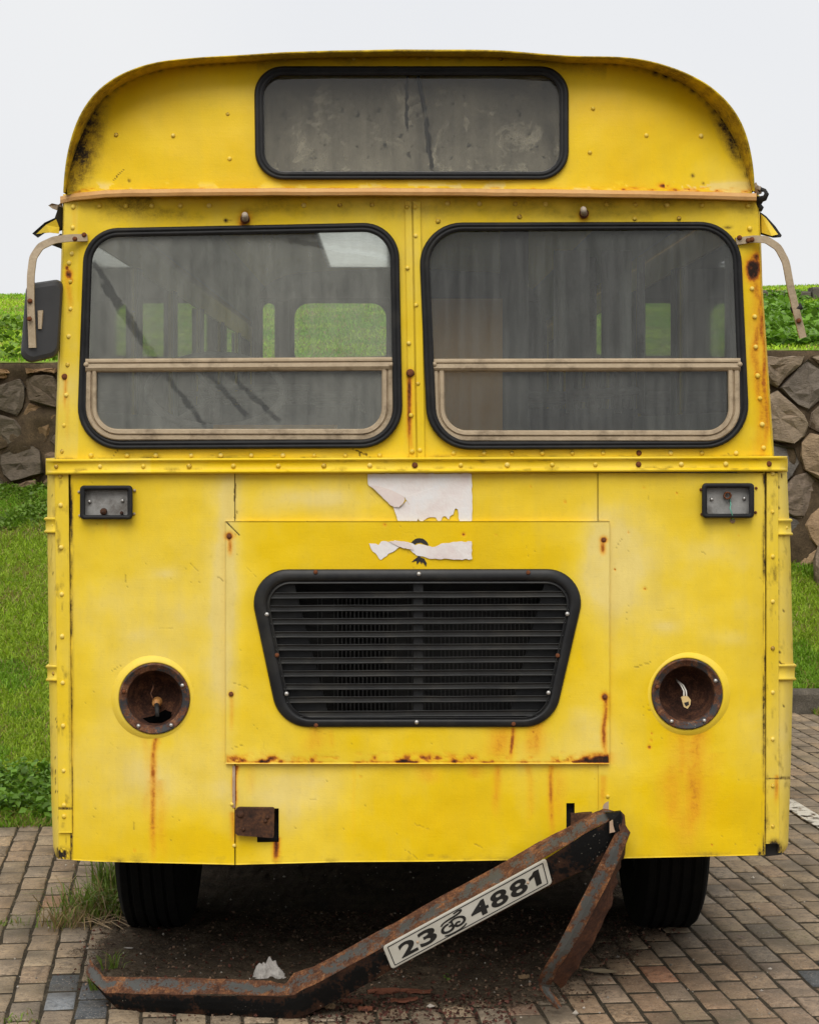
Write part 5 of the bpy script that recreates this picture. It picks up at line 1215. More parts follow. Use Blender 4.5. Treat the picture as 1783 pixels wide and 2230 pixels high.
V = []; c0 = (913, 1191); 
E = [(c0[0] + 20 * math.cos(a), c0[1] - 19 * math.sin(a)) for a in np.linspace(0.15, math.pi - 0.15, 22)] + [(c0[0] + 9 * math.cos(a), c0[1] - 5 - 4 * math.sin(a)) for a in np.linspace(math.pi - 0.3, 0.3, 10)]
torn('emblem', E, -0.0185, M['emblem'], bonnet, 0.5, 7)
torn('emblem', [(912, 1206), (915, 1213), (924, 1217), (929, 1226), (928, 1234), (923, 1228), (919, 1224), (918, 1229), (914, 1223), (908, 1230), (907, 1222), (896, 1224), (905, 1216), (910, 1212)], -0.0185, M['emblem'], bonnet, 0.7, 8)
torn('torn_notice', [(804, 1183), (824, 1186), (831, 1178), (845, 1180), (860, 1178), (888, 1180), (905, 1187), (912, 1184), (925, 1188), (940, 1192), (960, 1184), (990, 1181), (1026, 1179), (1028, 1218), (985, 1218), (940, 1217), (905, 1209), (893, 1196), (868, 1192), (829, 1219), (808, 1195)], -0.021, M['paper'], bonnet, 1.3, 9)
torn('folded_flap', [(846, 1179), (870, 1178), (890, 1181), (902, 1198), (880, 1194), (868, 1190)], -0.024, M['paper_back'], bonnet, 0.6, 10)

# tow brackets, broken bumper mounts
y = float(yb(560))
tb = roundpoly([(512, 1760, 9), (597, 1761, 4), (596, 1826, 4), (512, 1820, 9)], 6); x, _, z = W(tb[:, 0], tb[:, 1], y - 0.03); pts = [Vector((x[i], y - 0.03, z[i])) for i in range(len(tb))]
tbp = MB().prism(pts, (0, 0.024, 0)).build('bumper_bracket', M['rust'], bus)
for px, py in ((524, 1774), (578, 1788), (582, 1780), (530, 1806)):
    q = dome_mesh('bolt', 0.012 if px < 530 else 0.007, 0.008); q.materials.append(M['rust']); put('bolt', q, None, tbp, WV(px, py, y - 0.03))
MB().box(W(555, 0, y)[0], W(610, 0, y)[0], y + 0.06, y + 0.07, W(0, 1840, y)[2], W(0, 1755, y)[2]).build('slot_backing', M['dark'], bus)
MB().box(W(1228, 0, 0)[0], W(1256, 0, 0)[0], 0.05, 0.06, W(0, 1816, 0)[2], W(0, 1745, 0)[2]).build('slot_backing', M['dark'], bus)
MB().prism([WV(1243, 1774, -.005), WV(1290, 1772, -.03), WV(1300, 1800, -.03), WV(1243, 1800, -.005)], (0, 0.03, 0)).build('bumper_bracket', M['rust'], bus)

# ---- body sides, rear, chassis and interior
xl, xr = W(105, 0, 0.2)[0], W(1722, 0, 0.2)[0]; zlow, zw = W(0, 1868, 0.2)[2], W(0, 1000, 0.2)[2]; zc = W(0, 425, 0.2)[2]; zt = 2.92
uxl, uxr = W(133, 0, .2)[0] + 0.02, W(1655, 0, .2)[0] - 0.02
for side, xo, xu in ((-1, xl, uxl), (1, xr, uxr)):
    t = 0.03
    lo = MB().box(min(xo, xo - side * t), max(xo, xo - side * t), 0.6, 8.6, zlow, zw).build('side_panel', M['yellow'], bus)
    MB().box(min(xu, xu - side * t), max(xu, xu - side * t), 0.3, 8.6, zw + 0.001, zw + 0.16).build('side_panel', M['yellow'], bus)
    MB().box(min(xu, xu - side * t), max(xu, xu - side * t), 0.12, 8.6, zc - 0.12, zc - 0.005).build('side_panel', M['yellow'], bus)
    li = xu - side * 0.04; MB().box(min(li, li - side * 0.012), max(li, li - side * 0.012), 0.3, 8.55, 0.95, zw + 0.16).build('interior_lining', M['lining'], bus)
    ys = [0.3, 1.75, 3.1, 4.45, 5.8, 7.15, 8.6]
    for k in range(len(ys)):
        y0 = ys[k]; wd = 0.09
        pl_ = MB().box(min(xu, xu - side * t), max(xu, xu - side * t), y0 - (0.0 if k == 0 else wd / 2), y0 + wd / 2 if k < 6 else 8.6, zw + 0.16, zc - 0.12).build('window_pillar', M['yellow'], bus)
        MB().box(min(li, li - side * 0.012), max(li, li - side * 0.012), y0 - (0.0 if k == 0 else wd / 2) - 0.01, y0 + wd / 2 + 0.01, zw + 0.16, zc - 0.12).build('pillar_lining', M['lining'], pl_)
    for k in range(6):
        xg = xu - side * 0.02
        MB().box(min(xg, xg - side * 0.004), max(xg, xg - side * 0.004), ys[k] + 0.045, ys[k + 1] - 0.045, zw + 0.16, zc - 0.12).build('side_window', M['glass_s'], bus)
    # front panel inner lining
zr0, zr1 = 2.36, 2.86
rw = MB().box(xl, xr, 8.57, 8.6, zlow, zr0); rw.prism([(a, 8.50, b) for a, b in zip(xf, zf) if b > zr1 + 0.03] + [(uxr, 8.50, zr1), (uxl, 8.50, zr1)], (0, 0.09, 0)); rw.box(uxl, -0.98, 8.57, 8.6, zr0, zr1); rw.box(-0.86, -0.74, 8.57, 8.6, zr0, zr1); rw.box(-0.02, 0.16, 8.57, 8.6, zr0, zr1); rw.box(0.88, uxr, 8.57, 8.6, zr0, zr1)
M['rear_in'] = simple('rear_lining', (0.07, 0.07, 0.066), (0.10, 0.10, 0.095), 0.7, 4); rear = rw.build('rear_panel', M['rear_in'], bus)
def rear_seal(a, b, z0, z1, parent):
    r_ = min(0.11, (b - a) * 0.4); O = roundpoly([(a - .02, z0 - .02, .02), (b + .02, z0 - .02, .02), (b + .02, z1 + .02, .02), (a - .02, z1 + .02, .02)], 8); I = roundpoly([(a + .012, z0 + .012, r_), (b - .012, z0 + .012, r_), (b - .012, z1 - .012, r_), (a + .012, z1 - .012, r_)], 8)
    n = len(O); V = np.vstack([np.c_[O[:, 0], O[:, 0] * 0 + 8.49, O[:, 1]], np.c_[I[:, 0], I[:, 0] * 0 + 8.485, I[:, 1]], np.c_[I[:, 0], I[:, 0] * 0 + 8.60, I[:, 1]]]); i = np.arange(n); j = (i + 1) % n
    part('window_seal', V, np.vstack([np.c_[i, j, n + j, n + i], np.c_[n + i, n + j, 2 * n + j, 2 * n + i]]), M['rubber'], parent, True)
for a, b in ((-0.98, -0.86), (-0.74, -0.02), (0.16, 0.88)): MB().box(a, b, 8.58, 8.585, zr0, zr1).build('rear_window', M['glass_s'], rear); rear_seal(a, b, zr0, zr1, rear)
MB().box(xl + 0.05, xr - 0.05, 0.35, 8.5, 0.86, 0.92).build('floor', M['floor_in'], bus)
MB().box(uxl + 0.05, uxr - 0.05, 0.12, 0.42, 1.55, 1.66).box(uxl + 0.3, -0.05, 0.42, 0.6, 1.5, 1.72).build('dashboard', M['dark'], bus)
MB().box(W(470, 0, .3)[0], W(735, 0, .3)[0], 0.2, 0.3, W(0, 955, .25)[2], W(0, 925, .25)[2]).build('dash_board_top', M['ochre'], bus)
MB().box(xl + 0.06, xr - 0.06, 0.30, 0.33, zlow + 0.02, 1.56).build('bulkhead', M['dark'], bus)
MB().box(-0.75, -0.62, 0.2, 8.2, 0.46, 0.66).box(0.78, 0.91, 0.2, 8.2, 0.46, 0.66).box(-0.9, 1.06, 1.05, 1.19, 0.44, 0.56).build('chassis', M['dark'], bus)
MB().box(-0.5, 0.66, 0.75, 2.2, 0.42, 0.86).build('engine', M['dark'], bus)
# steering wheel, seats, poles, bulkhead board
swc = WV(470, 850, 0.62)
sw = []
ax = Vector((0.05, -0.55, 0.83)).normalized(); u1 = ax.cross(Vector((1, 0, 0))).normalized(); u2 = ax.cross(u1)
for k in range(41): a = 2 * math.pi * k / 40; sw.append(swc + (u1 * math.cos(a) + u2 * math.sin(a)) * 0.24)
st = MB().tube(sw, 0.014, 8, False)
for a in (0.5, 2.6, 4.7): st.tube([swc - ax * 0.03, swc + (u1 * math.cos(a) + u2 * math.sin(a)) * 0.24], 0.009, 6)
st.tube([swc - ax * 0.03, swc - ax * 0.45], 0.022, 8); st.build('steering_wheel', M['palegrey'], bus, True)
def seat(x, y, w, parent):
    s = MB(); s.box(x - w / 2, x + w / 2, y - 0.42, y, 1.28, 1.38); q = s.build('seat_cushion', M['seatcloth'], parent)
    prof = [(y, 1.36), (y - 0.07, 1.38), (y + 0.02, 1.95), (y + 0.05, 1.99), (y + 0.10, 1.97), (y + 0.09, 1.36)]
    MB().prism([(x - w / 2, a, b) for a, b in prof], (w, 0, 0)).build('seat_back', M['seatcloth'], q)
    MB().tube([(x - w / 2 + 0.03, y + 0.06, 1.95), (x - w / 2 + 0.03, y + 0.06, 2.06), (x + w / 2 - 0.03, y + 0.06, 2.06), (x + w / 2 - 0.03, y + 0.06, 1.95)], 0.012, 6).build('grab_rail', M['palegrey'], q, True)
seat(-0.55, 1.5, 0.5, bus)
for k in range(6):
    seat(-0.58, 3.0 + k * 0.9, 0.85, bus); seat(0.78, 3.0 + k * 0.9, 0.8, bus)
for px in (1240, 1290, 1345, 1395):
    MB().tube([WV(px, 560, 1.6), WV(px, 900, 1.6)], 0.016, 8).build('grab_pole', M['palegrey'], bus, True)
MB().tube([WV(1235, 855, 1.6), WV(1400, 850, 1.6)], 0.016, 8).build('grab_pole', M['palegrey'], bus, True)
MB().box(W(936, 0, 1.0)[0], W(1094, 0, 1.0)[0], 1.0, 1.03, 1.3, W(0, 650, 1.0)[2]).build('partition_board', M['ochre'], bus)
MB().box(W(1090, 0, 2.2)[0], W(1150, 0, 2.2)[0], 2.2, 2.25, 0.92, 2.9).build('partition_post', M['lining'], bus)
M['curtain'] = simple('grey_curtain', (0.30, 0.30, 0.28), (0.42, 0.41, 0.39), 0.8, 6)
cu_, cv_ = np.meshgrid(np.linspace(1120, 1400, 90), np.linspace(545, 800, 14), indexing='ij')
cy_ = 0.75 + 0.035 * np.sin(cu_ / 9.5 + 1.5 * vnoise(cu_ / 40, cv_ / 90, 5)) + 0.02 * vnoise(cu_ / 25, cv_ / 200, 7); cx_, _, cz_ = W(cu_, cv_ + 12 * (vnoise(cu_ / 16, cu_ * 0, 9) - 0.5) * (cv_ > 780), cy_)
keepc = ((vnoise(cu_ / 34, cu_ * 0 + 2, 15) > 0.42)[:-1, :-1]).ravel()
part('curtain', np.c_[cx_.ravel(), cy_.ravel(), cz_.ravel()], grid_faces(90, 14)[keepc], M['curtain'], bus, True)
# wheels
def wheel(x, y, w=0.275, R=0.5, dual=False):
    prof = []
    hw = w / 2
    pr = [(0.29, -hw + 0.03), (0.33, -hw + 0.005), (0.40, -hw), (0.455, -hw + 0.008), (0.485, -hw + 0.022)]
    tread = []; n = 5
    for k in range(n):
        a = -hw + 0.028 + k * (w - 0.056) / n; b = a + (w - 0.056) / n
        tread += [(R - 0.004, a), (R, a + 0.004), (R, b - 0.014), (R - 0.009, b - 0.012), (R - 0.009, b - 0.003)]
    prof = pr + tread + [(r_, -h) for r_, h in reversed(pr)]
    hub = MB().lathe([(0.001, -0.06), (0.09, -0.06), (0.12, -0.02), (0.24, 0.0), (0.27, -0.08), (0.30, -hw + 0.03), (0.30, hw - 0.03), (0.001, hw - 0.05)], (x, y, R - 0.012), 'x', 32).build('wheel', M['dark'], bus, True)
    ty = MB().lathe(prof, (x, y, R - 0.012), 'x', 72).build('tyre', M['tyre'], hub, False)
    return hub
wheel(-0.878, 1.20, 0.265); wheel(1.036, 1.20, 0.265); wheel(-0.86, 6.3); wheel(1.02, 6.3)

# ================================================================== BROKEN BUMPER
bump = thing('bumper', 'bent rusty bumper hanging broken from the bus with one end on the ground', 'bumper', (W(640, 2222, -.1)[0], -0.1, 0.0))
ST = [  # back-top edge, front-top edge, front-bottom edge: photo pixel and depth
    ((196, 2088, .13), (187, 2121, .10), (214, 2152, .09)),
    ((206, 2104, .10), (200, 2138, .06), (232, 2176, .05)),
    ((227, 2127, .075), (228, 2162, .025), (257, 2200, .020)),
    ((262, 2127, .06), (270, 2164, .005), (285, 2204, .010)),
    ((430, 2131, .01), (430, 2167, -.045), (430, 2211, -.03)),
    ((590, 2138, -.02), (592, 2171, -.075), (598, 2219, -.065)),
    ((621, 2143, -.03), (640, 2168, -.090), (636, 2222, -.075)),
    ((640, 2120, -.03), (662, 2155, -.095), (666, 2212, -.08)),
    ((679, 2106, -.03), (700, 2136, -.10), (700, 2196, -.08)),
    ((850, 2014, -.04), (862, 2048, -.11), (880, 2098, -.09)),
    ((1005, 1928, -.045), (1020, 1962, -.115), (1040, 2014, -.095)),
    ((1160, 1842, -.045), (1182, 1872, -.115), (1204, 1928, -.095)),
    ((1238, 1802, -.045), (1256, 1826, -.11), (1282, 1892, -.095)),
    ((1290, 1772, -.045), (1314, 1794, -.10), (1322, 1868, -.09)),
    ((1314, 1760, -.045), (1334, 1782, -.09), (1338, 1850, -.085)),
    ((1348, 1768, -.05), (1352, 1786, -.08), (1346, 1826, -.08))]
def refine(ST, n):
    A = np.array([[c for c in s] for s in ST], float); m = len(A); t = np.linspace(0, m - 1, n)
    return np.stack([[np.interp(t, np.arange(m), A[:, i, k]) for k in range(3)] for i in range(3)]).transpose(2, 0, 1)
R_ = refine(ST, 130)
def strip_mesh(name, rows, mat, parent, th=0.005, rough=0.0, seed=1):
    """plate swept between two or more edges, given thickness"""
    V = []
    for k, Rk in enumerate(rows):
        x, _, z = W(Rk[:, 0], Rk[:, 1], Rk[:, 2]); q = np.c_[x, Rk[:, 2], z]
        if rough:
            t = np.arange(len(q)); q[:, 2] += rough * (fbm(t / 6.0, t * 0 + k * 3, seed) - 0.5)
        V.append(q)
    n = len(rows[0]); m = len(rows); A = np.vstack(V); B = A + np.array([0, th, -th * 0.4])
    F1 = grid_faces(m, n); F2 = grid_faces(m, n)[:, ::-1] + m * n
    idx = np.arange(n * m).reshape(m, n); loop = np.r_[idx[0], idx[1:, -1], idx[-1, -2::-1], idx[-2:0:-1, 0]]; k2 = np.roll(loop, -1)
    F3 = np.c_[loop, k2, k2 + m * n, loop + m * n]
    e_ = np.repeat(np.abs(np.linspace(-1, 1, m)), n); e_ = np.r_[e_, e_]
    return part(name, np.vstack([A, B]), np.vstack([F1, F2, F3]), mat, parent, False, {'edge': np.c_[e_, e_, e_, e_ * 0 + 1]})
a, b, c = R_[:, 0], R_[:, 1], R_[:, 2]
strip_mesh('top_flange', [a, a * 0.66 + b * 0.34 - np.array([0, 1.0, 0]), a * 0.33 + b * 0.67 - np.array([0, 1.0, 0]), b], M['rust_flange'], bump, 0.005, 0.010, 3)
strip_mesh('face', [b + np.array([0, 0.6, 0]), b * 0.66 + c * 0.34 + np.array([0, 0, -.003]), b * 0.33 + c * 0.67 + np.array([0, 0, -.003]), c], M['bumper_face'], bump, 0.005, 0.009, 5)
d_ = c + np.array([0, -2.0, 0.055]); strip_mesh('bottom_flange', [c + np.array([0, 0, 0.004]), d_], M['rust'], bump, 0.005, 0.003, 7)
# crumpled fold at the top
MB().prism([WV(1318, 1772, -.088), WV(1352, 1768, -.075), WV(1356, 1782, -.085), WV(1349, 1812, -.097), WV(1336, 1816, -.105), WV(1333, 1790, -.108)], (0, 0.02, 0)).build('crumpled_fold', M['bumper_face'], bump)
MB().prism([WV(1352, 1768, -.07), WV(1360, 1776, -.06), WV(1362, 1798, -.08), WV(1373, 1815, -.085), WV(1350, 1812, -.10), WV(1347, 1800, -.095)], (0, 0.012, 0)).build('crumpled_fold', M['rust_red'], bump)
MB().prism([WV(1327, 1790, -.111), WV(1334, 1786, -.112), WV(1335, 1798, -.112), WV(1339, 1812, -.112), WV(1327, 1815, -.112)], (0, 0.003, 0)).build('bare_patch', M['bare'], bump)
# folded-back arm
AR = [((1342, 1810, -.10), (1372, 1815, -.085), (1357, 1850, -.02)), ((1320, 1852, -.115), (1352, 1862, -.10), (1353, 1880, -.03)), ((1290, 1912, -.125), (1325, 1922, -.11), (1343, 1916, -.035)), ((1262, 1966, -.13), (1296, 1977, -.115), (1330, 1975, -.04)),
      ((1235, 2020, -.13), (1268, 2029, -.115), (1301, 2037, -.04)), ((1209, 2070, -.125), (1240, 2074, -.11), (1268, 2095, -.03)), ((1186, 2104, -.11), (1214, 2112, -.09), (1240, 2130, -.01)), ((1175, 2126, -.08), (1203, 2136, -.065), (1222, 2152, .01))]
A_ = refine(AR, 70); p, q, s = A_[:, 0], A_[:, 1], A_[:, 2]
jag = np.c_[6 * (vnoise(np.arange(70) / 3.0, np.zeros(70), 5) - 0.5) * 2, 4 * (vnoise(np.arange(70) / 2.2, np.zeros(70), 8) - 0.5), np.zeros(70)]
arm = strip_mesh('folded_arm', [p, p * 0.5 + q * 0.5 + np.array([0, 0, -.003]), q], M['rust_flange'], bump, 0.005, 0.003, 9); tag(arm, 'bumper end folded back down to the ground')
strip_mesh('arm_side', [q + np.array([0.3, 0, .001]), q * 0.5 + s * 0.5, s + jag], M['rust_red'], bump, 0.004, 0.004, 11)
TIP = [((1175, 2126, -.08), (1203, 2136, -.065)), ((1173, 2146, -.05), (1198, 2152, -.045)), ((1180, 2162, -.045), (1198, 2159, -.045)), ((1196, 2182, -.045), (1213, 2174, -.042)), ((1214, 2199, -.045), (1224, 2193, -.042))]
T3 = np.array([[u, v, v] for u, v in TIP], float); tt = refine([(a_, b_, b_) for a_, b_ in TIP], 24)
strip_mesh('arm_tip', [tt[:, 0], (tt[:, 0] + tt[:, 1]) / 2 + np.array([0, 0, -.004]), tt[:, 1]], M['rust_flange'], bump, 0.008, 0.003, 13)

# number plate with its characters
PC = [WV(833, 2062, -.122), WV(1188, 1869, -.126), WV(1202, 1924, -.112), WV(853, 2111, -.108)]      # TL TR BR BL
pn = (PC[1] - PC[0]).cross(PC[3] - PC[0]).normalized()
if pn.y > 0: pn = -pn
PW_, PH_ = (PC[1] - PC[0]).length, (PC[3] - PC[0]).length
def pl3(u, v, h=0.0):
    a_ = PC[0].lerp(PC[1], u); b_ = PC[3].lerp(PC[2], u); return a_.lerp(b_, v) + pn * h
def plate_poly(C, r, n=6):
    P = roundpoly([(x * PW_, y * PH_, r) for x, y in C], n); return [(x / PW_, y / PH_) for x, y in P]
P = plate_poly([(0, 0), (1, 0), (1, 1), (0, 1)], 0.010); n = len(P)
P2 = plate_poly([(0.006, 0.04), (0.994, 0.04), (0.994, 0.96), (0.006, 0.96)], 0.008)
V = [pl3(u, v, -0.001) for u, v in P] + [pl3(u, v, 0.003) for u, v in P] + [pl3(u, v, 0.0045) for u, v in P2]
F = [(i, (i + 1) % n, n + (i + 1) % n, n + i) for i in range(n)] + [(n + i, n + (i + 1) % n, 2 * n + (i + 1) % n, 2 * n + i) for i in range(n)] + [tuple(range(2 * n, 3 * n)), tuple(range(n - 1, -1, -1))]
plate = part('number_plate', V, F, M['plate'], bump); tag(plate, 'off white number plate reading 23 and 4881 in black')
Bo = plate_poly([(0.022, 0.085), (0.978, 0.085), (0.978, 0.915), (0.022, 0.915)], 0.003); Bi = plate_poly([(0.0275, 0.12), (0.9725, 0.12), (0.9725, 0.88), (0.0275, 0.88)], 0.002); n = len(Bo)
part('plate_border', [pl3(u, v, 0.0054) for u, v in Bo] + [pl3(u, v, 0.0054) for u, v in Bi], [(i, (i + 1) % n, n + (i + 1) % n, n + i) for i in range(n)], M['ink'], plate)
def glyph(ch, u0, u1, v0, v1):
    cu = bpy.data.curves.new('glyph', 'FONT'); cu.body = ch; cu.size = 1.0; cu.offset = 0.032; cu.resolution_u = 6
    ob = bpy.data.objects.new('glyph', cu); COL.objects.link(ob); bpy.context.view_layer.update()
    me = ob.evaluated_get(bpy.context.evaluated_depsgraph_get()).to_mesh()
    P = np.array([v.co[:] for v in me.vertices]); Fc = [tuple(p.vertices) for p in me.polygons]
    mn, mx = P.min(0), P.max(0); Q = (P - mn) / np.maximum(mx - mn, 1e-6)
    bpy.data.objects.remove(ob); bpy.data.curves.remove(cu)
    part('character', [pl3(u0 + (u1 - u0) * a_, v1 - (v1 - v0) * b_, 0.0056) for a_, b_, _ in Q], Fc, M['ink'], plate)
def ribbon(pts, w):
    """flat stroke in plate units (metres) -> verts, faces"""
    P = np.array(pts, float)
    for _ in range(2):
        Q = [P[0]]
        for i in range(len(P) - 1): Q += [P[i] * 0.75 + P[i + 1] * 0.25, P[i] * 0.25 + P[i + 1] * 0.75]
        Q.append(P[-1]); P = np.array(Q)
    T = np.gradient(P, axis=0); T /= np.linalg.norm(T, axis=1)[:, None] + 1e-9; N = np.c_[-T[:, 1], T[:, 0]]
    m = len(P); ww = w * (0.62 + 0.38 * np.sin(np.linspace(0.25, math.pi - 0.25, m)))[:, None] / 2
    return np.vstack([P + N * ww, P - N * ww]), [(i, i + 1, m + i + 1, m + i) for i in range(m - 1)]
glyph('2', 0.075, 0.178, 0.22, 0.80); glyph('3', 0.195, 0.30, 0.20, 0.80)
for ch, a_, b_ in (('4', 0.515, 0.622), ('8', 0.638, 0.742), ('8', 0.758, 0.862)): glyph(ch, a_, b_, 0.21, 0.80)
part('character', [pl3(0.878 + 0.066 * a_, 0.22 + 0.57 * b_, 0.0056) for a_, b_ in ((0.52, 0), (1, 0), (1, 1), (0.48, 1), (0.48, 0.34), (0.0, 0.48), (0.0, 0.27), (0.34, 0.15))], [tuple(range(8))], M['ink'], plate)
gl = []
for pts, w in (([(0.04, 0.64), (0.16, 0.74), (0.40, 0.78), (0.66, 0.80), (0.86, 0.84), (0.95, 0.93), (0.84, 0.985), (0.62, 0.94)], 0.10),
               ([(0.36, 0.60), (0.56, 0.69), (0.80, 0.66), (0.95, 0.52), (0.96, 0.34), (0.82, 0.22), (0.62, 0.22), (0.56, 0.34), (0.66, 0.44), (0.78, 0.38)], 0.115),
               ([(0.34, 0.58), (0.16, 0.56), (0.04, 0.44), (0.04, 0.28), (0.18, 0.18), (0.38, 0.19), (0.50, 0.30), (0.44, 0.44), (0.32, 0.42)], 0.125),
               ([(0.48, 0.66), (0.46, 0.50), (0.52, 0.30)], 0.08),
               ([(0.06, 0.07), (0.26, 0.0), (0.60, -0.01), (0.84, 0.04), (0.98, 0.14)], 0.085)):
    V, F = ribbon(pts, w); gl.append((V, F))
Vs, Fs, b0 = [], [], 0
for i, (V, F) in enumerate(gl):
    Vs += [pl3(0.33 + 0.15 * x, 0.86 - 0.72 * y, 0.0056 + 0.0002 * i) for x, y in V]; Fs += [tuple(k + b0 for k in f) for f in F]; b0 += len(V)
part('character', Vs, Fs, M['ink'], plate)
for u, v in ((0.187, 0.50), (0.868, 0.50)):
    q = dome_mesh('plate_screw', 0.0045, 0.004); q.materials.append(M['bare']); put('plate_screw', q, None, plate, pl3(u, v, 0.0045))

# ================================================================== SMALL THINGS ON THE GROUND
def soil_at(x, y):
    X_, Y_ = np.array([x], float), np.array([y], float); s = sdist(X_, Y_, poly); return float(max(soil_z(X_, Y_, s)[0], 0.0))
# crumpled plastic by the bumper's elbow
p = gpt(585, 2135); gu = np.linspace(-1, 1, 26); U, Vv = np.meshgrid(gu, gu, indexing='ij'); rad_ = np.hypot(U, Vv)
rz_ = np.abs(fbm(U * 2.3 + 5, Vv * 2.3 + 3, 7, 4) - 0.5) * 2; k_ = 0.6 + 0.8 * fbm(U * 1.5 + 2, Vv * 1.5, 13)
me = mesh_np('plastic_scrap', np.c_[(U * 0.052 * k_).ravel(), (Vv * 0.035 * k_ + 0.03 * (rz_ - 0.3)).ravel(), (0.062 * np.clip(1 - rad_ ** 2, 0, 1) * (0.55 + rz_ * 0.8) + 0.016 * rz_).ravel()], grid_faces(26, 26), False); me.materials.append(M['plastic'])
tag(put('plastic_scrap', me, None, None, (p.x, p.y + 0.02, 0.006)), 'crumpled scrap of clear plastic behind the bent bumper elbow', 'litter')
# fallen leaves
def dry_leaf(px, py, L, rot, col, label, curl=0.25):
    g0 = gpt(px, py); m = 9; V = []; 
    for i in range(m):
        t = i / (m - 1); w = L * 0.21 * math.sin(math.pi * min(1, t * 0.92 + 0.06)) ** 0.8
        zc_ = curl * L * (t - 0.5) ** 2 + 0.003
        for s_ in (-1, 0, 1): V.append((t * L - L / 2, s_ * w, zc_ + abs(s_) * w * 0.35))
    F = [(3 * i + k, 3 * i + 3 + k, 3 * i + 4 + k, 3 * i + 1 + k) for i in range(m - 1) for k in range(2)]
    me = mesh_np('dry_leaf', np.array(V), np.array(F), True, {'tint': np.tile([*col, 1], (len(V), 1))}); me.materials.append(M['dry'])
    o = put('dry_leaf', me, None, None, (g0.x, g0.y, soil_at(g0.x, g0.y) + 0.004), (0.1, 0.05, rot)); tag(o, label, 'leaf', 'fallen leaves'); return o
dry_leaf(1312, 2125, 0.10, 0.05, (0.24, 0.19, 0.12), 'long pale dry leaf beside the folded bumper end')
dry_leaf(1280, 2122, 0.035, -0.5, (0.22, 0.19, 0.08), 'small yellowish leaf just behind the folded bumper end')
dry_leaf(1612, 2046, 0.035, -0.6, (0.20, 0.14, 0.11), 'small curled brown leaf on the bricks near the tyre')
dry_leaf(808, 2146, 0.07, 0.5, (0.22, 0.17, 0.09), 'tan dry leaf lying below the number plate')
dry_leaf(1408, 2020, 0.045, -0.1, (0.06, 0.055, 0.045), 'dark leaf lying in front of the tyre behind the folded bumper end')
dry_leaf(280, 2080, 0.035, 0.1, (0.40, 0.37, 0.33), 'pale flat leaf on the soil behind the tip of the bumper')
# litter, crumbs and flakes of rust on the soil
r = np.random.default_rng(8)
n = 8000; x = r.uniform(-1.25, 1.1, n); yv = r.uniform(-0.15, 1.3, n); S = sdist(x, yv, poly); k = (r.random(n) < np.clip(1 + S / 0.16, 0, 1) ** 2) & (r.random(n) < np.where(x > -0.35, 1.0, 0.55)); x, yv, S = x[k], yv[k], S[k]
P = np.c_[x, yv, np.maximum(soil_z(x, yv, S), -0.002) + 0.003]; t = np.array([[0.11, 0.07, 0.045]]) * r.uniform(0.3, 2.2, len(P))[:, None]; red = r.random(len(P)) < 0.35; t[red] = np.array([0.10, 0.032, 0.02]) * r.uniform(0.5, 1.3, red.sum())[:, None]
leaves('leaf_litter', P, 0.013, t, 21, 'brown crumbs and flakes scattered over the soil under the bumper', 'litter', up=0.0, mat=M['dry'])
x = r.uniform(-0.28, 0.40, 700); yv = r.uniform(-0.20, 0.16, 700); P = np.c_[x, yv, np.maximum(soil_z(x, yv, sdist(x, yv, poly)), 0.0) + 0.004]; t = np.array([[0.11, 0.04, 0.028]]) * r.uniform(0.4, 1.6, len(P))[:, None]
leaves('rust_flakes', P, 0.016, t * 0.7, 22, 'dark red flakes fallen on the paving below the number plate', 'litter', up=0.0, mat=M['dry'])
rf_ = random.Random(12)
BKL = ['small reddish bark flake closest to the bumper elbow', 'reddish bark flake just below the tan leaf and bumper face', 'longest red brown bark flake below the corner of the number plate', 'long bark flake pointing away from the bumper under the plate', 'bark flake lying in front of the longest red flake', 'little bark flake at the edge of the bricks in front of the elbow', 'lone bark flake beside the tip of the folded bumper end', 'short bark flake tucked against the lower edge of the bumper face']
for k, (px, py, L, a_) in enumerate(((712, 2204, 0.055, 0.1), (765, 2192, 0.075, 0.25), (835, 2172, 0.11, 0.22), (905, 2170, 0.10, -0.05), (880, 2188, 0.09, 0.1), (795, 2206, 0.05, -0.2), (1140, 2142, 0.04, 0.3), (745, 2180, 0.05, 0.4))):
    g0 = gpt(px, py); m = 8; V = []
    for i in range(m):
        t_ = i / (m - 1); w = L * 0.22 * (0.5 + 0.7 * math.sin(math.pi * t_)) * rf_.uniform(0.7, 1.2)
        for s_ in (-1, 0, 1): V.append((t_ * L - L / 2, s_ * w + rf_.gauss(0, 0.002), 0.010 * (1 - abs(s_)) * 0.6 + 0.006 * rf_.random()))
    V += [(a, b, c - 0.006) for a, b, c in V]; q = 3 * m
    F = [(3 * i + j, 3 * i + 3 + j, 3 * i + 4 + j, 3 * i + 1 + j) for i in range(m - 1) for j in range(2)]
    F += [tuple(v + q for v in f[::-1]) for f in F] + [(3 * i, 3 * i + q, 3 * i + 3 + q, 3 * i + 3) for i in range(m - 1)] + [(3 * i + 2, 3 * i + 5, 3 * i + 5 + q, 3 * i + 2 + q) for i in range(m - 1)]
    cc_ = rf_.choice([(0.15, 0.055, 0.03), (0.12, 0.06, 0.035), (0.20, 0.13, 0.07), (0.17, 0.06, 0.032)])
    me = mesh_np('bark_flake', np.array(V), np.array(F), False, {'tint': np.tile([*cc_, 1], (len(V), 1))}); me.materials.append(M['dry'])
    tag(put('bark_flake', me, None, None, (g0.x, g0.y, soil_at(g0.x, g0.y) + 0.006), (rf_.gauss(0, .1), rf_.gauss(0, .06), a_)), BKL[k], 'bark', 'bark flakes by the bumper')
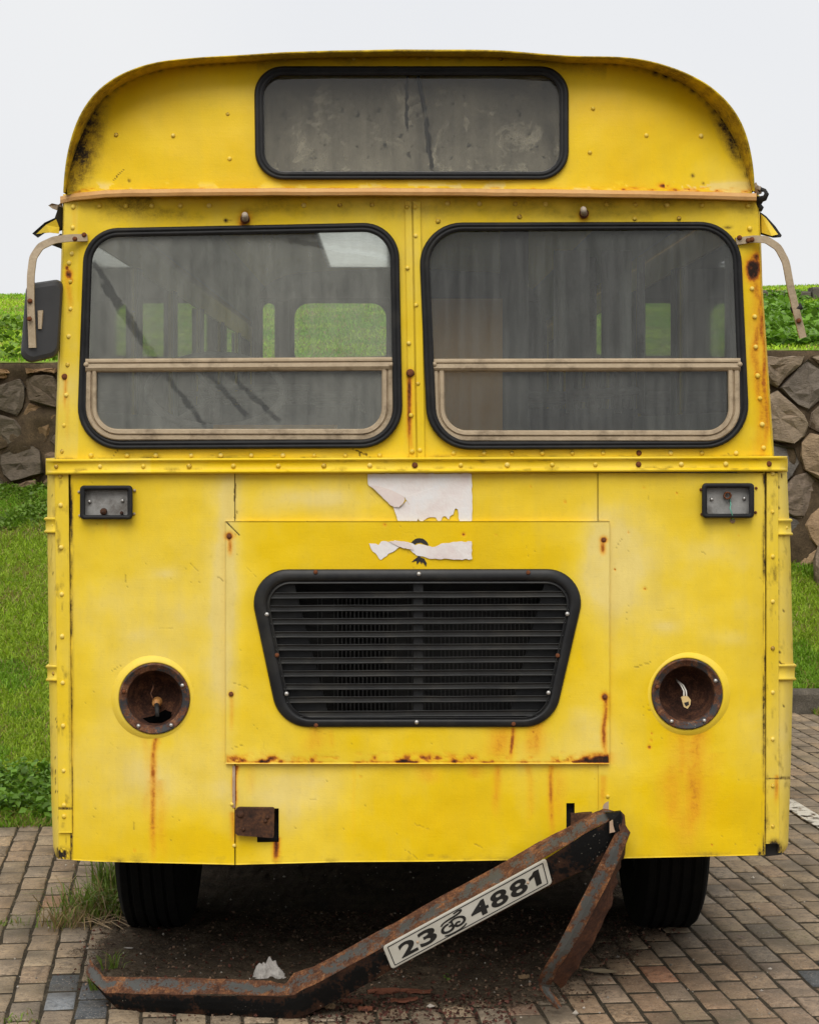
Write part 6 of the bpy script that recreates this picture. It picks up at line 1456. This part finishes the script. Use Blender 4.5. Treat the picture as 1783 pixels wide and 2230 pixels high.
# pebbles
n = 900; x = r.uniform(-1.9, 1.9, n); yv = r.uniform(-0.35, 2.5, n); z0 = np.maximum(soil_z(x, yv, sdist(x, yv, poly)), 0.0)
sz = 0.0022 * np.exp(r.normal(0, 0.5, n)); oc = np.array([(1, 0, 0), (-1, 0, 0), (0, 1, 0), (0, -1, 0), (0, 0, 1), (0, 0, -1)], float); of = np.array([(0, 2, 4), (2, 1, 4), (1, 3, 4), (3, 0, 4), (2, 0, 5), (1, 2, 5), (3, 1, 5), (0, 3, 5)])
V = (oc[None] * sz[:, None, None] * r.uniform(0.6, 1.4, (n, 6, 1)) + np.c_[x, yv, z0 + sz * 0.5][:, None, :]).reshape(-1, 3); F = (np.arange(n)[:, None, None] * 6 + of[None]).reshape(-1, 3)
t = np.repeat(np.c_[np.array([[0.36, 0.32, 0.27]]) * r.uniform(0.3, 1.5, n)[:, None], np.ones(n)], 6, axis=0)
o = part('pebbles', V, [F], M['dry'], None, False, {'tint': t}); tag(o, 'scattered grit and small pebbles on the paving', 'gravel', kind='stuff')
# weeds
def tuft(px, py, n, spread, h, w, label, seed, dry=0.15, lean=1.0, yoff=0.0):
    r = np.random.default_rng(seed); g0 = gpt(px, py); x = g0.x + r.normal(0, spread, n); y = g0.y + yoff + r.normal(0, spread * 0.6, n)
    P = np.c_[x, y, np.zeros(n) - 0.004]; t = np.array([[0.15, 0.22, 0.035]]) * r.uniform(0.6, 1.35, n)[:, None]; d = r.random(n) < dry; t[d] = np.array([0.30, 0.21, 0.10]) * r.uniform(0.6, 1.2, d.sum())[:, None]
    o = blades('weed_tuft', P, h, w, t, lean, seed, label, 'weed', kind=None); tag(o, group='weeds in the paving joints'); return o
tuft(205, 1995, 330, 0.075, 0.15, 0.0055, 'large tuft of weeds growing against the tyre by the grass bank', 31, 0.32, 1.9)
tuft(232, 1955, 130, 0.03, 0.19, 0.006, 'tall weeds standing close to the side of the tyre', 36, 0.1, 0.8)
tuft(150, 2018, 150, 0.06, 0.10, 0.004, 'dry brown weed tangle at the edge of the soil', 32, 0.85, 1.6)
tuft(243, 2118, 40, 0.018, 0.085, 0.0045, 'small weed sprouting behind the bent tip of the bumper', 33, 0.05, 1.0)
tuft(205, 2158, 22, 0.010, 0.055, 0.006, 'tiny green weed poking out in front of the bumper tip', 34, 0.0, 0.8)
tuft(25, 2013, 30, 0.03, 0.035, 0.005, 'flat little weed in a joint of the bricks below the bank', 35, 0.1, 1.5)
tuft(40, 2222, 40, 0.04, 0.03, 0.005, 'low weed between bricks at the bottom corner of the paving', 37, 0.2, 1.5)
# a few dead stems by the weeds
dead = MB(); rr_ = random.Random(6)
for k in range(9):
    a_ = gpt(rr_.uniform(150, 230), rr_.uniform(1995, 2025)); L = rr_.uniform(0.08, 0.2); an = rr_.uniform(-0.9, 0.2)
    dead.tube([a_ + Vector((0, 0, .012)), a_ + Vector((math.cos(an) * L * .5, math.sin(an) * L * .5, .03)), a_ + Vector((math.cos(an) * L, math.sin(an) * L, .008))], 0.0014, 4)
o = dead.build('dead_stems', simple('dead_stem', (0.30, 0.21, 0.12), (0.40, 0.30, 0.18), 0.8, 20)); tag(o, 'tangle of dry stems lying beside the weeds at the tyre', 'stems')
P = np.array([tuple(gpt(a_, b_)) for a_, b_ in ((974, 2138), (978, 2134), (970, 2135), (976, 2141), (981, 2139))]) + np.array([0, 0, 0.012])
leaves('seedling', P, 0.018, np.tile([[0.16, 0.24, 0.05]], (5, 1)), 41, 'tiny green seedling on the soil between plate and folded end', 'plant', kind=None)
